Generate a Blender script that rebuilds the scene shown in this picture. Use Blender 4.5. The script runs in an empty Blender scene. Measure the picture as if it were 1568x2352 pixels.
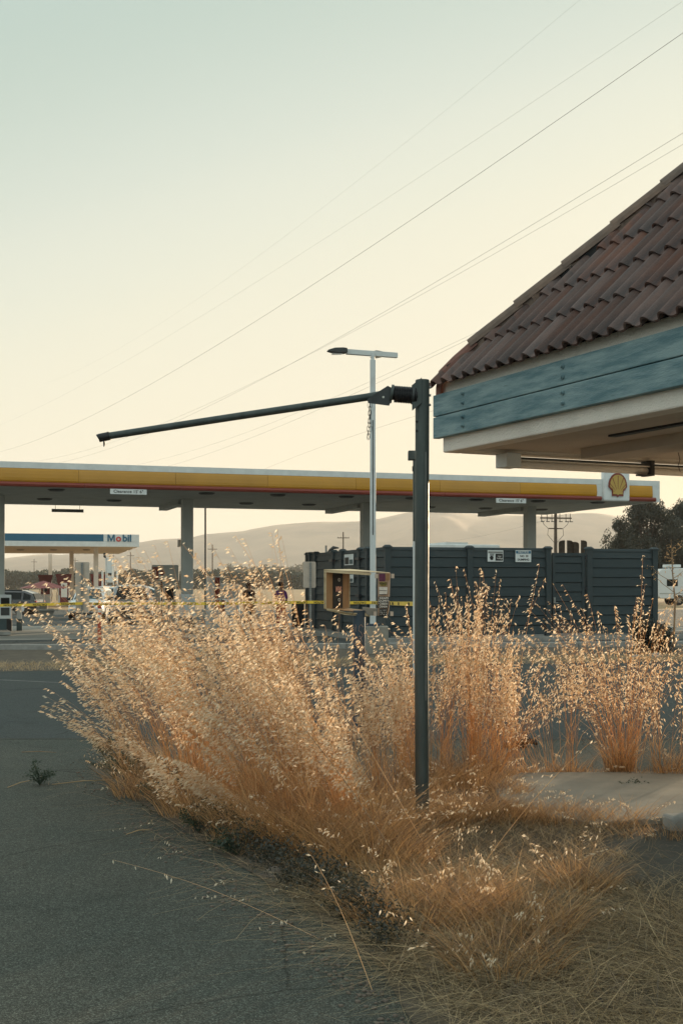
import bpy, bmesh, math, random
import numpy as np
from mathutils import Vector, Matrix
R = math.radians
random.seed(7); rng = np.random.default_rng(7)
scene = bpy.context.scene
col = scene.collection

# ------------------------------------------------------------------ camera, world, sun, exposure
F, HZ, EYE = 2822.4, 1342.0, 1.7
cam_d = bpy.data.cameras.new("camera"); cam = bpy.data.objects.new("camera", cam_d); col.objects.link(cam)
cam.location = (0, 0, EYE); cam.rotation_euler = (R(90), 0, 0)
cam_d.sensor_fit = 'VERTICAL'; cam_d.sensor_height = 36; cam_d.sensor_width = 24
cam_d.lens = F/2352*36; cam_d.shift_y = (HZ-1176)/2352
cam_d.clip_start = .05; cam_d.clip_end = 20000
scene.camera = cam

SUN_AZ, SUN_EL = R(33), R(6.8)          # azimuth to the right of the view direction
SUN_DIR = Vector((math.sin(SUN_AZ)*math.cos(SUN_EL), math.cos(SUN_AZ)*math.cos(SUN_EL), math.sin(SUN_EL)))
w = bpy.data.worlds.new("World"); scene.world = w; w.use_nodes = True
nt = w.node_tree; nt.nodes.clear(); N = nt.nodes.new; Lk = nt.links.new
out = N('ShaderNodeOutputWorld'); bg = N('ShaderNodeBackground'); Lk(bg.outputs[0], out.inputs[0])
bg.inputs[1].default_value = 0.1
sky = N('ShaderNodeTexSky'); sky.sky_type = 'NISHITA'; sky.sun_disc = False
sky.sun_elevation = SUN_EL; sky.sun_rotation = SUN_AZ; sky.air_density = 1.3; sky.dust_density = 3.0; sky.ozone_density = 1.5
tc = N('ShaderNodeTexCoord'); sx = N('ShaderNodeSeparateXYZ'); Lk(tc.outputs['Generated'], sx.inputs[0])
ramp = N('ShaderNodeValToRGB'); ramp.color_ramp.interpolation = 'CARDINAL'
stops = [(0.0, (.93, .83, .61)), (.12, (.92, .855, .67)), (.28, (.85, .85, .70)), (.38, (.71, .775, .68)), (.53, (.52, .65, .59)), (.72, (.61, .73, .70)), (1.0, (.80, .94, .92))]
cr = ramp.color_ramp
cr.elements[0].position = 0; cr.elements[0].color = (*stops[0][1], 1)
cr.elements[1].position = 1; cr.elements[1].color = (*stops[-1][1], 1)
for p_, c_ in stops[1:-1]:
    e = cr.elements.new(p_); e.color = (*c_, 1)
# cools with height and away from the sun; unseen rear sky brightened as fill
dot = N('ShaderNodeVectorMath'); dot.operation = 'DOT_PRODUCT'; dot.inputs[1].default_value = (math.sin(SUN_AZ), math.cos(SUN_AZ), 0)
Lk(tc.outputs['Generated'], dot.inputs[0])
m1 = N('ShaderNodeMath'); m1.operation = 'MULTIPLY_ADD'; m1.inputs[1].default_value = -.55; m1.inputs[2].default_value = .46; Lk(dot.outputs['Value'], m1.inputs[0])
m2 = N('ShaderNodeMath'); m2.operation = 'ADD'; Lk(m1.outputs[0], m2.inputs[0]); Lk(sx.outputs['Z'], m2.inputs[1]); Lk(m2.outputs[0], ramp.inputs[0])
sc_ = N('ShaderNodeVectorMath'); sc_.operation = 'SCALE'; sc_.inputs['Scale'].default_value = 5.75; Lk(ramp.outputs[0], sc_.inputs[0])
mx = N('ShaderNodeMix'); mx.data_type = 'RGBA'; mx.inputs['Factor'].default_value = .93
Lk(sky.outputs[0], mx.inputs['A']); Lk(sc_.outputs[0], mx.inputs['B']); Lk(mx.outputs['Result'], bg.inputs[0])

sd = bpy.data.lights.new("sun", 'SUN'); sd.energy = 5.0; sd.angle = R(.6); sd.color = (1.0, .76, .50)
sun = bpy.data.objects.new("sun", sd); col.objects.link(sun)
sun.rotation_euler = SUN_DIR.to_track_quat('Z', 'Y').to_euler(); sun.location = (30, 40, 30)
vs = scene.view_settings; scene.display_settings.display_device = 'sRGB'
vs.view_transform = 'Standard'; vs.look = 'None'; vs.exposure = 0.8; vs.gamma = 1; vs.use_curve_mapping = False
scene.render.engine = 'CYCLES'; scene.cycles.use_denoising = True
scene.cycles.max_bounces = 8; scene.cycles.transparent_max_bounces = 12; scene.cycles.volume_bounces = 1

# ------------------------------------------------------------------ helpers
def at(u, v, Y): return Vector(((u-784)/F*Y, Y, EYE+(HZ-v)/F*Y))
def gy(v): return EYE*F/(v-HZ)
def gnd(u, v, z=0): Y = gy(v); return Vector(((u-784)/F*Y, Y, z))
def along(O, a, u):     # distance t along the direction of angle a from O at which the picture column u is met
    r = (u-784)/F; return (r*O[1]-O[0])/(math.cos(a)-r*math.sin(a))
ROOT = {}
def empty(name, loc=(0, 0, 0), rz=0):
    o = bpy.data.objects.new(name, None); o.empty_display_size = .2; col.objects.link(o)
    o.location = loc; o.rotation_euler = (0, 0, rz)
    ROOT[o.name] = Matrix.Translation(Vector(loc)) @ Matrix.Rotation(rz, 4, 'Z')
    return o
def tag(o, label=None, cat=None, group=None, kind=None):
    if label: o['label'] = label
    if cat: o['category'] = cat
    if group: o['group'] = group
    if kind: o['kind'] = kind
    return o
def thing(name, label, cat, loc=(0, 0, 0), rz=0, group=None): return tag(empty(name, loc, rz), label, cat, group)
def children(o): return [c for c in bpy.data.objects if c.parent == o]
def copy_tree(o, parent=None):
    c = o.copy(); col.objects.link(c)
    if parent: c.parent = parent
    if o.name in ROOT: ROOT[c.name] = ROOT[o.name]
    for ch in children(o):
        if ch != c: copy_tree(ch, c)
    return c

class MB:
    def __init__(s): s.v = []; s.f = []; s.sm = []
    def add(s, vs_, fs, smooth=False, M=None):
        o = len(s.v)
        s.v += [tuple(M @ Vector(p)) if M is not None else tuple(p) for p in vs_]
        s.f += [tuple(i+o for i in f) for f in fs]; s.sm += [smooth]*len(fs); return s
    def box(s, x0, x1, y0, y1, z0, z1, M=None):
        v = [(x, y, z) for z in (z0, z1) for y in (y0, y1) for x in (x0, x1)]
        return s.add(v, [(0, 2, 3, 1), (4, 5, 7, 6), (0, 1, 5, 4), (2, 6, 7, 3), (0, 4, 6, 2), (1, 3, 7, 5)], M=M)
    def prism(s, poly, d, M=None):   # polygon in local XZ, extruded along +Y by d
        n = len(poly); v = [(x, 0, z) for x, z in poly]+[(x, d, z) for x, z in poly]
        f = [tuple(range(n)), tuple(range(2*n-1, n-1, -1))]+[(i, i+n, (i+1) % n+n, (i+1) % n) for i in range(n)]
        return s.add(v, f, M=M)
    def slab(s, poly, z0, z1, M=None):  # polygon in XY
        n = len(poly); v = [(x, y, z0) for x, y in poly]+[(x, y, z1) for x, y in poly]
        f = [tuple(range(n-1, -1, -1)), tuple(range(n, 2*n))]+[(i, (i+1) % n, (i+1) % n+n, i+n) for i in range(n)]
        return s.add(v, f, M=M)
    def tube(s, path, r, n=10, cap=True, M=None):
        P = [Vector(p) for p in path]; rs = r if isinstance(r, (list, tuple)) else [r]*len(P)
        v = []; ref = Vector((.13, .31, 1)).normalized()
        t0 = (P[1]-P[0]).normalized()
        if abs(t0.dot(ref)) > .95: ref = Vector((1, .1, .05)).normalized()
        for i, p in enumerate(P):
            t = ((P[min(i+1, len(P)-1)]-P[max(i-1, 0)]).normalized())
            a = ref.cross(t); a = a.normalized() if a.length > 1e-6 else Vector((1, 0, 0)); b = t.cross(a); ref = b.cross(a).normalized()*-1 if False else ref
            for k in range(n):
                c = 2*math.pi*k/n; v.append(p+(a*math.cos(c)+b*math.sin(c))*rs[i])
        f = []
        for i in range(len(P)-1):
            for k in range(n): f.append((i*n+k, i*n+(k+1) % n, (i+1)*n+(k+1) % n, (i+1)*n+k))
        s.add(v, f, True, M)
        if cap:
            s.add([v[k] for k in range(n)], [tuple(range(n-1, -1, -1))], False, M)
            s.add([v[(len(P)-1)*n+k] for k in range(n)], [tuple(range(n))], False, M)
        return s
    def lathe(s, prof, n=16, M=None):
        v = []
        for r, z in prof:
            for k in range(n): c = 2*math.pi*k/n; v.append((r*math.cos(c), r*math.sin(c), z))
        f = [(i*n+k, i*n+(k+1) % n, (i+1)*n+(k+1) % n, (i+1)*n+k) for i in range(len(prof)-1) for k in range(n)]
        return s.add(v, f, True, M)
    def quad(s, a, b, c, d): return s.add([a, b, c, d], [(0, 1, 2, 3)])
    def mesh(s, name, mat, inv=None):
        me = bpy.data.meshes.new(name)
        vv = [tuple(inv @ Vector(p)) for p in s.v] if inv is not None else s.v
        me.from_pydata(vv, [], s.f); me.polygons.foreach_set('use_smooth', s.sm); me.materials.append(mat); me.update()
        return me
    def build(s, name, mat, parent=None, world=False, label=None, bevel=0, kind=None):
        inv = None
        if world and parent is not None: inv = ROOT[parent.name].inverted() if parent.name in ROOT else None
        o = bpy.data.objects.new(name, s.mesh(name, mat, inv)); col.objects.link(o)
        if parent is not None: o.parent = parent
        if parent is not None and parent.name in ROOT: pass
        if label: o['label'] = label
        if kind: o['kind'] = kind
        if bevel:
            b = o.modifiers.new('bevel', 'BEVEL'); b.width = bevel; b.segments = 2; b.limit_method = 'ANGLE'
        return o
def T(x, y, z, rx=0, ry=0, rz=0):
    return Matrix.Translation((x, y, z)) @ Matrix.Rotation(rz, 4, 'Z') @ Matrix.Rotation(ry, 4, 'Y') @ Matrix.Rotation(rx, 4, 'X')
def frame_x(p, q):     # matrix whose X axis runs from p to q
    p = Vector(p); x = (Vector(q)-p).normalized(); y = Vector((0, 0, 1)).cross(x).normalized(); z = x.cross(y)
    m = Matrix((x, y, z)).transposed().to_4x4(); m.translation = p; return m

def np_mesh(name, verts, faces, mat, parent=None, smooth=False, group=0):
    verts = np.asarray(verts, dtype=np.float32).reshape(-1, 3); faces = np.asarray(faces, dtype=np.int32); k = faces.shape[1]
    me = bpy.data.meshes.new(name)
    me.vertices.add(len(verts)); me.vertices.foreach_set('co', verts.ravel())
    me.loops.add(faces.size); me.loops.foreach_set('vertex_index', faces.ravel())
    me.polygons.add(len(faces)); me.polygons.foreach_set('loop_start', np.arange(0, faces.size, k, dtype=np.int32))
    me.polygons.foreach_set('use_smooth', np.full(len(faces), smooth))
    me.materials.append(mat); me.update(calc_edges=True)
    if group:
        nf = len(faces); tv = np.repeat(np.random.default_rng(5).random(nf//group+1).astype(np.float32), group)[:nf]
        at_ = me.attributes.new('tint', 'FLOAT', 'FACE'); at_.data.foreach_set('value', tv)
    o = bpy.data.objects.new(name, me); col.objects.link(o)
    if parent: o.parent = parent
    return o

# ------------------------------------------------------------------ materials
def mat(name, c, rough=.7, metal=0, var=.12, scale=6, c2=None, bump=0, bscale=60, spec=.4, rnd=0, coat=0, mixlo=.35, mixhi=.65, stretch=None, detail=6):
    m = bpy.data.materials.new(name); m.use_nodes = True; nt = m.node_tree; b = nt.nodes['Principled BSDF']
    b.inputs['Roughness'].default_value = rough; b.inputs['Metallic'].default_value = metal
    b.inputs['Specular IOR Level'].default_value = spec; b.inputs['Coat Weight'].default_value = coat
    N = nt.nodes.new; L = nt.links.new
    tc = N('ShaderNodeTexCoord'); mp = N('ShaderNodeMapping'); L(tc.outputs['Object'], mp.inputs[0])
    if stretch: mp.inputs['Scale'].default_value = stretch
    n1 = N('ShaderNodeTexNoise'); n1.inputs['Scale'].default_value = scale; n1.inputs['Detail'].default_value = detail; n1.inputs['Roughness'].default_value = .6
    L(mp.outputs[0], n1.inputs['Vector'])
    r = N('ShaderNodeMapRange'); r.inputs['From Min'].default_value = mixlo; r.inputs['From Max'].default_value = mixhi
    L(n1.outputs['Fac'], r.inputs['Value'])
    mx = N('ShaderNodeMix'); mx.data_type = 'RGBA'; L(r.outputs[0], mx.inputs['Factor'])
    if c2 is None: c2 = tuple(x*(1-var*1.6) for x in c); c1 = tuple(min(1, x*(1+var*.6)) for x in c)
    else: c1 = c
    mx.inputs['A'].default_value = (*c1, 1); mx.inputs['B'].default_value = (*c2, 1)
    last = mx.outputs['Result']
    if rnd:
        oi = N('ShaderNodeObjectInfo'); hs = N('ShaderNodeHueSaturation')
        a = N('ShaderNodeMapRange'); a.inputs['To Min'].default_value = 1-rnd; a.inputs['To Max'].default_value = 1+rnd
        L(oi.outputs['Random'], a.inputs['Value']); L(a.outputs[0], hs.inputs['Value'])
        m3 = N('ShaderNodeMath'); m3.operation = 'MULTIPLY'; m3.inputs[1].default_value = 7.31; L(oi.outputs['Random'], m3.inputs[0])
        m4 = N('ShaderNodeMath'); m4.operation = 'FRACT'; L(m3.outputs[0], m4.inputs[0])
        a2 = N('ShaderNodeMapRange'); a2.inputs['To Min'].default_value = 1-rnd; a2.inputs['To Max'].default_value = 1+rnd*.6
        L(m4.outputs[0], a2.inputs['Value']); L(a2.outputs[0], hs.inputs['Saturation']); L(last, hs.inputs['Color']); last = hs.outputs[0]
    L(last, b.inputs['Base Color'])
    if bump:
        n2 = N('ShaderNodeTexNoise'); n2.inputs['Scale'].default_value = bscale; n2.inputs['Detail'].default_value = 5; L(mp.outputs[0], n2.inputs['Vector'])
        bp = N('ShaderNodeBump'); bp.inputs['Strength'].default_value = bump; bp.inputs['Distance'].default_value = .01
        L(n2.outputs['Fac'], bp.inputs['Height']); L(bp.outputs[0], b.inputs['Normal'])
    m['out'] = 1
    return m
def glass(name, c=(.012, .016, .016), rough=.15):
    m = mat(name, c, rough, 0, .05, 2, spec=.12); return m
def leafmat(name, c1, c2, trans=.5, scale=3.0, tint=False):
    m = bpy.data.materials.new(name); m.use_nodes = True; nt = m.node_tree; nt.nodes.clear(); N = nt.nodes.new; L = nt.links.new
    o = N('ShaderNodeOutputMaterial'); d = N('ShaderNodeBsdfDiffuse'); t = N('ShaderNodeBsdfTranslucent'); g = N('ShaderNodeBsdfGlossy'); g.inputs['Roughness'].default_value = .45
    x = N('ShaderNodeMixShader'); x.inputs[0].default_value = trans; x2 = N('ShaderNodeMixShader'); x2.inputs[0].default_value = .05
    tc = N('ShaderNodeTexCoord'); n = N('ShaderNodeTexNoise'); n.inputs['Scale'].default_value = scale; n.inputs['Detail'].default_value = 8; n.inputs['Roughness'].default_value = .8
    L(tc.outputs['Object'], n.inputs['Vector'])
    r = N('ShaderNodeMapRange'); r.inputs['From Min'].default_value = .36; r.inputs['From Max'].default_value = .64; L(n.outputs['Fac'], r.inputs['Value'])
    if tint:
        ta = N('ShaderNodeAttribute'); ta.attribute_name = 'tint'; am = N('ShaderNodeMath'); am.operation = 'MULTIPLY_ADD'; am.inputs[1].default_value = .45; L(r.outputs[0], am.inputs[0])
        a2 = N('ShaderNodeMath'); a2.operation = 'MULTIPLY_ADD'; a2.inputs[1].default_value = 1.15; a2.inputs[2].default_value = -.34; L(ta.outputs['Fac'], a2.inputs[0]); L(a2.outputs[0], am.inputs[2]); r = am
    mx = N('ShaderNodeMix'); mx.data_type = 'RGBA'; mx.inputs['A'].default_value = (*c1, 1); mx.inputs['B'].default_value = (*c2, 1); L(r.outputs[0], mx.inputs['Factor'])
    L(mx.outputs['Result'], d.inputs[0]); L(mx.outputs['Result'], t.inputs[0]); L(d.outputs[0], x.inputs[1]); L(t.outputs[0], x.inputs[2])
    L(x.outputs[0], x2.inputs[1]); L(g.outputs[0], x2.inputs[2]); g.inputs[0].default_value = (.9, .9, .9, 1); L(x2.outputs[0], o.inputs[0])
    return m
M_A = None
def asphalt(name, base, warm, speck=.35, sc=150):
    m = bpy.data.materials.new(name); m.use_nodes = True; nt = m.node_tree; b = nt.nodes['Principled BSDF']; N = nt.nodes.new; L = nt.links.new
    b.inputs['Roughness'].default_value = .88; b.inputs['Specular IOR Level'].default_value = .25
    tc = N('ShaderNodeTexCoord')
    big = N('ShaderNodeTexNoise'); big.inputs['Scale'].default_value = .55; big.inputs['Detail'].default_value = 8; big.inputs['Roughness'].default_value = .65; L(tc.outputs['Object'], big.inputs['Vector'])
    r = N('ShaderNodeMapRange'); r.inputs['From Min'].default_value = .32; r.inputs['From Max'].default_value = .68; L(big.outputs['Fac'], r.inputs['Value'])
    mx = N('ShaderNodeMix'); mx.data_type = 'RGBA'; mx.inputs['A'].default_value = (*base, 1); mx.inputs['B'].default_value = (*warm, 1); L(r.outputs[0], mx.inputs['Factor'])
    vo = N('ShaderNodeTexVoronoi'); vo.inputs['Scale'].default_value = sc; L(tc.outputs['Object'], vo.inputs['Vector'])
    sep = N('ShaderNodeSeparateColor'); L(vo.outputs['Color'], sep.inputs[0])
    pw = N('ShaderNodeMath'); pw.operation = 'POWER'; pw.inputs[1].default_value = 3.2; L(sep.outputs[0], pw.inputs[0])
    sm = N('ShaderNodeMapRange'); sm.inputs['To Min'].default_value = 1-speck*.9; sm.inputs['To Max'].default_value = 1+speck*4.2; L(pw.outputs[0], sm.inputs['Value'])
    n3 = N('ShaderNodeTexNoise'); n3.inputs['Scale'].default_value = 45; n3.inputs['Detail'].default_value = 6; n3.inputs['Roughness'].default_value = .8; L(tc.outputs['Object'], n3.inputs['Vector'])
    s3 = N('ShaderNodeMapRange'); s3.inputs['From Min'].default_value = .3; s3.inputs['From Max'].default_value = .7; s3.inputs['To Min'].default_value = .62; s3.inputs['To Max'].default_value = 1.4; L(n3.outputs['Fac'], s3.inputs['Value'])
    mu = N('ShaderNodeMath'); mu.operation = 'MULTIPLY'; L(sm.outputs[0], mu.inputs[0]); L(s3.outputs[0], mu.inputs[1])
    vm = N('ShaderNodeVectorMath'); vm.operation = 'SCALE'; L(mx.outputs['Result'], vm.inputs[0]); L(mu.outputs[0], vm.inputs['Scale'])
    wn = N('ShaderNodeTexNoise'); wn.inputs['Scale'].default_value = 1.1; wn.inputs['Detail'].default_value = 5; L(tc.outputs['Object'], wn.inputs['Vector'])
    wa = N('ShaderNodeMix'); wa.data_type = 'VECTOR'; wa.inputs['Factor'].default_value = .22; L(tc.outputs['Object'], wa.inputs['A']); L(wn.outputs['Color'], wa.inputs['B'])
    vc = N('ShaderNodeTexVoronoi'); vc.feature = 'DISTANCE_TO_EDGE'; vc.inputs['Scale'].default_value = .42; L(wa.outputs['Result'], vc.inputs['Vector'])
    cm = N('ShaderNodeMapRange'); cm.inputs['From Max'].default_value = .0035; cm.inputs['To Min'].default_value = .42; cm.inputs['To Max'].default_value = 1; L(vc.outputs['Distance'], cm.inputs['Value'])
    sn = N('ShaderNodeTexNoise'); sn.inputs['Scale'].default_value = .9; sn.inputs['Detail'].default_value = 3; sn.inputs['Distortion'].default_value = 1.5; L(tc.outputs['Object'], sn.inputs['Vector'])
    sr = N('ShaderNodeMapRange'); sr.inputs['From Min'].default_value = .60; sr.inputs['From Max'].default_value = .72; sr.inputs['To Min'].default_value = 1; sr.inputs['To Max'].default_value = .72; L(sn.outputs['Fac'], sr.inputs['Value'])
    cs_ = N('ShaderNodeMath'); cs_.operation = 'MULTIPLY'; L(cm.outputs[0], cs_.inputs[0]); L(sr.outputs[0], cs_.inputs[1])
    vm2 = N('ShaderNodeVectorMath'); vm2.operation = 'SCALE'; L(vm.outputs[0], vm2.inputs[0]); L(cs_.outputs[0], vm2.inputs['Scale'])
    L(vm2.outputs[0], b.inputs['Base Color'])
    bp = N('ShaderNodeBump'); bp.inputs['Strength'].default_value = .8; bp.inputs['Distance'].default_value = .006; L(sep.outputs[1], bp.inputs['Height']); L(bp.outputs[0], b.inputs['Normal'])
    return m

M = {}
M['field'] = mat('dry_field', (.36, .245, .13), .95, var=.3, scale=.08, c2=(.27, .19, .105), bump=.6, bscale=3, detail=10)
M['hill'] = mat('dry_hill', (.37, .27, .19), .95, scale=.006, c2=(.21, .16, .12), detail=10)
M['asphalt'] = asphalt('asphalt_worn', (.052, .061, .052), (.074, .077, .063), .40, 210)
M['asphalt2'] = asphalt('asphalt_dark', (.040, .050, .050), (.052, .061, .058), .22, 120)
M['asphalt3'] = asphalt('asphalt_road', (.060, .070, .068), (.078, .086, .082), .15, 60)
M['concrete'] = mat('concrete', (.30, .28, .235), .9, scale=2.5, c2=(.22, .21, .18), bump=.35, bscale=90)
M['pad'] = mat('forecourt_concrete', (.34, .33, .29), .8, scale=.6, c2=(.22, .22, .20), bump=.2, bscale=30, stretch=(.3, 1.4, 1))
M['curb'] = mat('kerb_concrete', (.34, .33, .30), .9, scale=5, c2=(.24, .235, .215), bump=.3, bscale=80)
M['dirt'] = mat('dry_dirt', (.13, .105, .075), .97, scale=3, c2=(.07, .060, .045), bump=1.0, bscale=40, detail=12)
M['soil'] = mat('dark_soil', (.095, .088, .07), .97, scale=4, c2=(.06, .06, .052), bump=1.2, bscale=45, detail=12)
M['line'] = mat('faded_line_paint', (.24, .24, .22), .8, scale=8, c2=(.08, .09, .085))
M['white'] = mat('white_paint', (.70, .72, .70), .55, var=.06, scale=3)
M['white2'] = mat('weathered_white_metal', (.62, .65, .64), .5, scale=4, c2=(.54, .56, .55), mixlo=.5, mixhi=.7)
M['yellow'] = mat('yellow_fascia', (.50, .235, .006), .45, var=.05, scale=1.2, rnd=.05, spec=.5)
M['red'] = mat('red_fascia', (.22, .034, .018), .45, var=.06, scale=1.2, spec=.5)
M['grey'] = mat('grey_column_paint', (.42, .43, .40), .6, var=.06, scale=2)
M['soffit'] = mat('canopy_soffit', (.33, .34, .32), .7, scale=1.5, c2=(.27, .28, .265), bump=.1, bscale=8)
M['dark'] = mat('dark_metal', (.045, .05, .05), .5, var=.2, scale=8)
M['black'] = mat('black_plastic', (.018, .018, .02), .45, var=.1)
M['teal'] = mat('teal_grey_paint', (.075, .115, .12), .6, var=.1, scale=5)
M['blue'] = mat('blue_fascia', (.022, .125, .215), .45, var=.05, scale=1)
M['polesteel'] = mat('weathered_dark_steel', (.082, .098, .092), .48, metal=.3, scale=14, c2=(.048, .060, .056), bump=.25, bscale=70, stretch=(1, 1, .22), mixlo=.3, mixhi=.7)
M['galv'] = mat('galvanised_steel', (.30, .30, .28), .5, metal=.5, scale=10, c2=(.22, .22, .205))
M['fence'] = mat('dark_slate_board', (.029, .045, .049), .62, scale=7, c2=(.023, .037, .041), rnd=.09, stretch=(.25, 1, 3), bump=.15, bscale=30)
M['fencepost'] = mat('dark_slate_post', (.036, .050, .054), .6, scale=4, c2=(.030, .043, .046), rnd=.06)
M['stucco'] = mat('cream_stucco', (.74, .69, .62), .9, scale=3, c2=(.64, .60, .54), bump=.9, bscale=70, mixlo=.45, mixhi=.75)
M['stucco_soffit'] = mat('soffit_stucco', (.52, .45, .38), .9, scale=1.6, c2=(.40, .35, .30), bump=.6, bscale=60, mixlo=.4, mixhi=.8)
M['underlay'] = mat('roof_underlay', (.03, .03, .03), .9)
M['flatroof'] = mat('flat_roof_felt', (.2, .2, .19), .9)
M['wood_old'] = mat('weathered_plank', (.60, .52, .34), .75, scale=3, c2=(.46, .38, .24), stretch=(1, 1, 6))
M['wood_orange'] = mat('varnished_plywood', (.36, .215, .10), .6, scale=4, c2=(.27, .155, .07), stretch=(6, 6, .7))
M['signback'] = mat('sign_back_aluminium', (.55, .46, .37), .6, metal=.0, scale=6, c2=(.46, .39, .32))
M['orange_plastic'] = mat('red_orange_plastic', (.50, .065, .03), .5, var=.1)
M['maroon'] = mat('maroon_panel', (.14, .022, .022), .5, var=.1)
M['umb'] = mat('dull_red_painted_metal', (.26, .07, .06), .6, var=.1)
M['tape'] = mat('yellow_tape', (.90, .60, .05), .4, var=.05)
M['ink'] = mat('black_print', (.012, .012, .012), .6, var=.02)
M['rubber'] = mat('black_rubber', (.02, .02, .02), .8, var=.2)
M['glass'] = glass('dark_window_glass')
M['glassblue'] = glass('blue_tinted_glass', (.05, .09, .10))
M['chrome'] = mat('bright_metal', (.6, .6, .6), .25, metal=.9, var=.03)
M['lampglass'] = mat('headlight_lens', (.5, .5, .48), .15, spec=.8)
M['tailred'] = mat('red_lens', (.3, .02, .01), .2)
M['carwhite'] = mat('white_car_paint', (.72, .74, .73), .3, var=.02, coat=.6)
M['carsilver'] = mat('silver_car_paint', (.22, .23, .23), .28, metal=.55, var=.02, coat=.8)
M['carblack'] = mat('black_car_paint', (.012, .012, .013), .2, var=.02, coat=1)
M['pylonwood'] = mat('utility_pole_wood', (.10, .075, .055), .9, var=.2)
M['wire'] = mat('cable_black', (.10, .095, .09), .7)
M['skin'] = mat('skin', (.30, .17, .11), .6, var=.05)
M['cloth_black'] = mat('black_clothing', (.02, .02, .024), .9)
M['cloth_purple'] = mat('purple_shirt', (.16, .05, .20), .9)
M['cloth_red'] = mat('red_trousers', (.32, .04, .03), .9)
M['hair'] = mat('dark_hair', (.02, .015, .012), .8)
M['salmon'] = mat('salmon_print', (.72, .36, .27), .6, var=.05)
M['offwhite'] = mat('off_white_print', (.72, .70, .64), .6, scale=30, c2=(.58, .56, .5))
M['purple'] = mat('faded_purple_sticker', (.14, .035, .08), .7, scale=40, c2=(.09, .025, .055))
M['olive'] = mat('olive_yellow_sticker', (.34, .28, .06), .7, scale=60, c2=(.1, .08, .03))
M['board'] = mat('scuffed_board', (.42, .29, .19), .8, scale=12, c2=(.34, .26, .2), stretch=(1, 1, .3))
M['bluepost'] = mat('dark_blue_painted_post', (.045, .075, .105), .55, scale=6, c2=(.03, .05, .07))
M['graf'] = mat('pink_grey_spray_paint', (.34, .25, .22), .7, var=.1)
M['bark'] = mat('tree_bark', (.10, .075, .055), .95, scale=4, c2=(.06, .045, .035), bump=.8, bscale=10)
M['twig'] = mat('dry_twig', (.36, .22, .12), .9, scale=10, c2=(.22, .14, .08))
M['euc'] = leafmat('dusty_dark_leaves', (.040, .044, .024), (.020, .025, .015), .3, 1.2)
M['orchard'] = leafmat('orchard_leaves', (.034, .052, .024), (.018, .030, .018), .15, .25)
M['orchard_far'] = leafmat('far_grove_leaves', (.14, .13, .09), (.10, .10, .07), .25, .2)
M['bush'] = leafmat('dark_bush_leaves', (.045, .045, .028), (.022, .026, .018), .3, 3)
M['weed'] = leafmat('green_weed_leaves', (.055, .085, .045), (.03, .05, .03), .35, 8)
M['seed'] = leafmat('oat_husks', (.96, .87, .71), (.66, .47, .28), .64, 14, True)
M['stalk'] = leafmat('oat_straw', (.88, .57, .28), (.46, .23, .08), .42, 6, True)
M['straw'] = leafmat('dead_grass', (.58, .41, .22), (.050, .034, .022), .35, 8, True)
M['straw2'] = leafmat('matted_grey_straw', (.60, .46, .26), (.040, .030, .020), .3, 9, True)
M['orange_grass'] = leafmat('orange_dry_grass', (.74, .43, .18), (.12, .060, .030), .42, 7, True)
M['rock'] = mat('brown_stone', (.16, .13, .105), .9, scale=8, bump=.8, bscale=30)

# roof tile concrete: blend of browns, varies from tile to tile and streaks along the barrels
def tilemat():
    m = mat('brown_concrete_tile', (.150, .076, .056), .75, scale=5, c2=(.078, .056, .052), rnd=.30, bump=.5, bscale=90, stretch=(3.5, .6, 1))
    return m
M['tile'] = tilemat()
M['hiptile'] = mat('grey_brown_ridge_tile', (.19, .13, .098), .8, scale=8, c2=(.12, .088, .07), rnd=.15, bump=.4, bscale=60)
M['nose'] = mat('reddish_end_tile', (.22, .10, .075), .8, scale=8, c2=(.15, .075, .06), bump=.4, bscale=60)
def bluewood():
    m = mat('peeling_blue_timber', (.095, .180, .205), .7, scale=2.6, c2=(.22, .315, .33), bump=.5, bscale=28, stretch=(1, 1.0, 7), mixlo=.38, mixhi=.62)
    nt = m.node_tree; b = nt.nodes['Principled BSDF']; N = nt.nodes.new; L = nt.links.new
    tc = N('ShaderNodeTexCoord'); mp = N('ShaderNodeMapping'); mp.inputs['Scale'].default_value = (1, 2.2, 34); L(tc.outputs['Object'], mp.inputs[0])
    n = N('ShaderNodeTexNoise'); n.inputs['Scale'].default_value = 1.5; n.inputs['Detail'].default_value = 10; n.inputs['Roughness'].default_value = .7; L(mp.outputs[0], n.inputs['Vector'])
    r = N('ShaderNodeMapRange'); r.inputs['From Min'].default_value = .655; r.inputs['From Max'].default_value = .70; L(n.outputs['Fac'], r.inputs['Value'])
    src = b.inputs['Base Color'].links[0].from_socket
    mx = N('ShaderNodeMix'); mx.data_type = 'RGBA'; mx.inputs['B'].default_value = (.03, .045, .05, 1); L(src, mx.inputs['A']); L(r.outputs[0], mx.inputs['Factor']); L(mx.outputs['Result'], b.inputs['Base Color'])
    return m
M['bluewood'] = bluewood()

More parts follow.
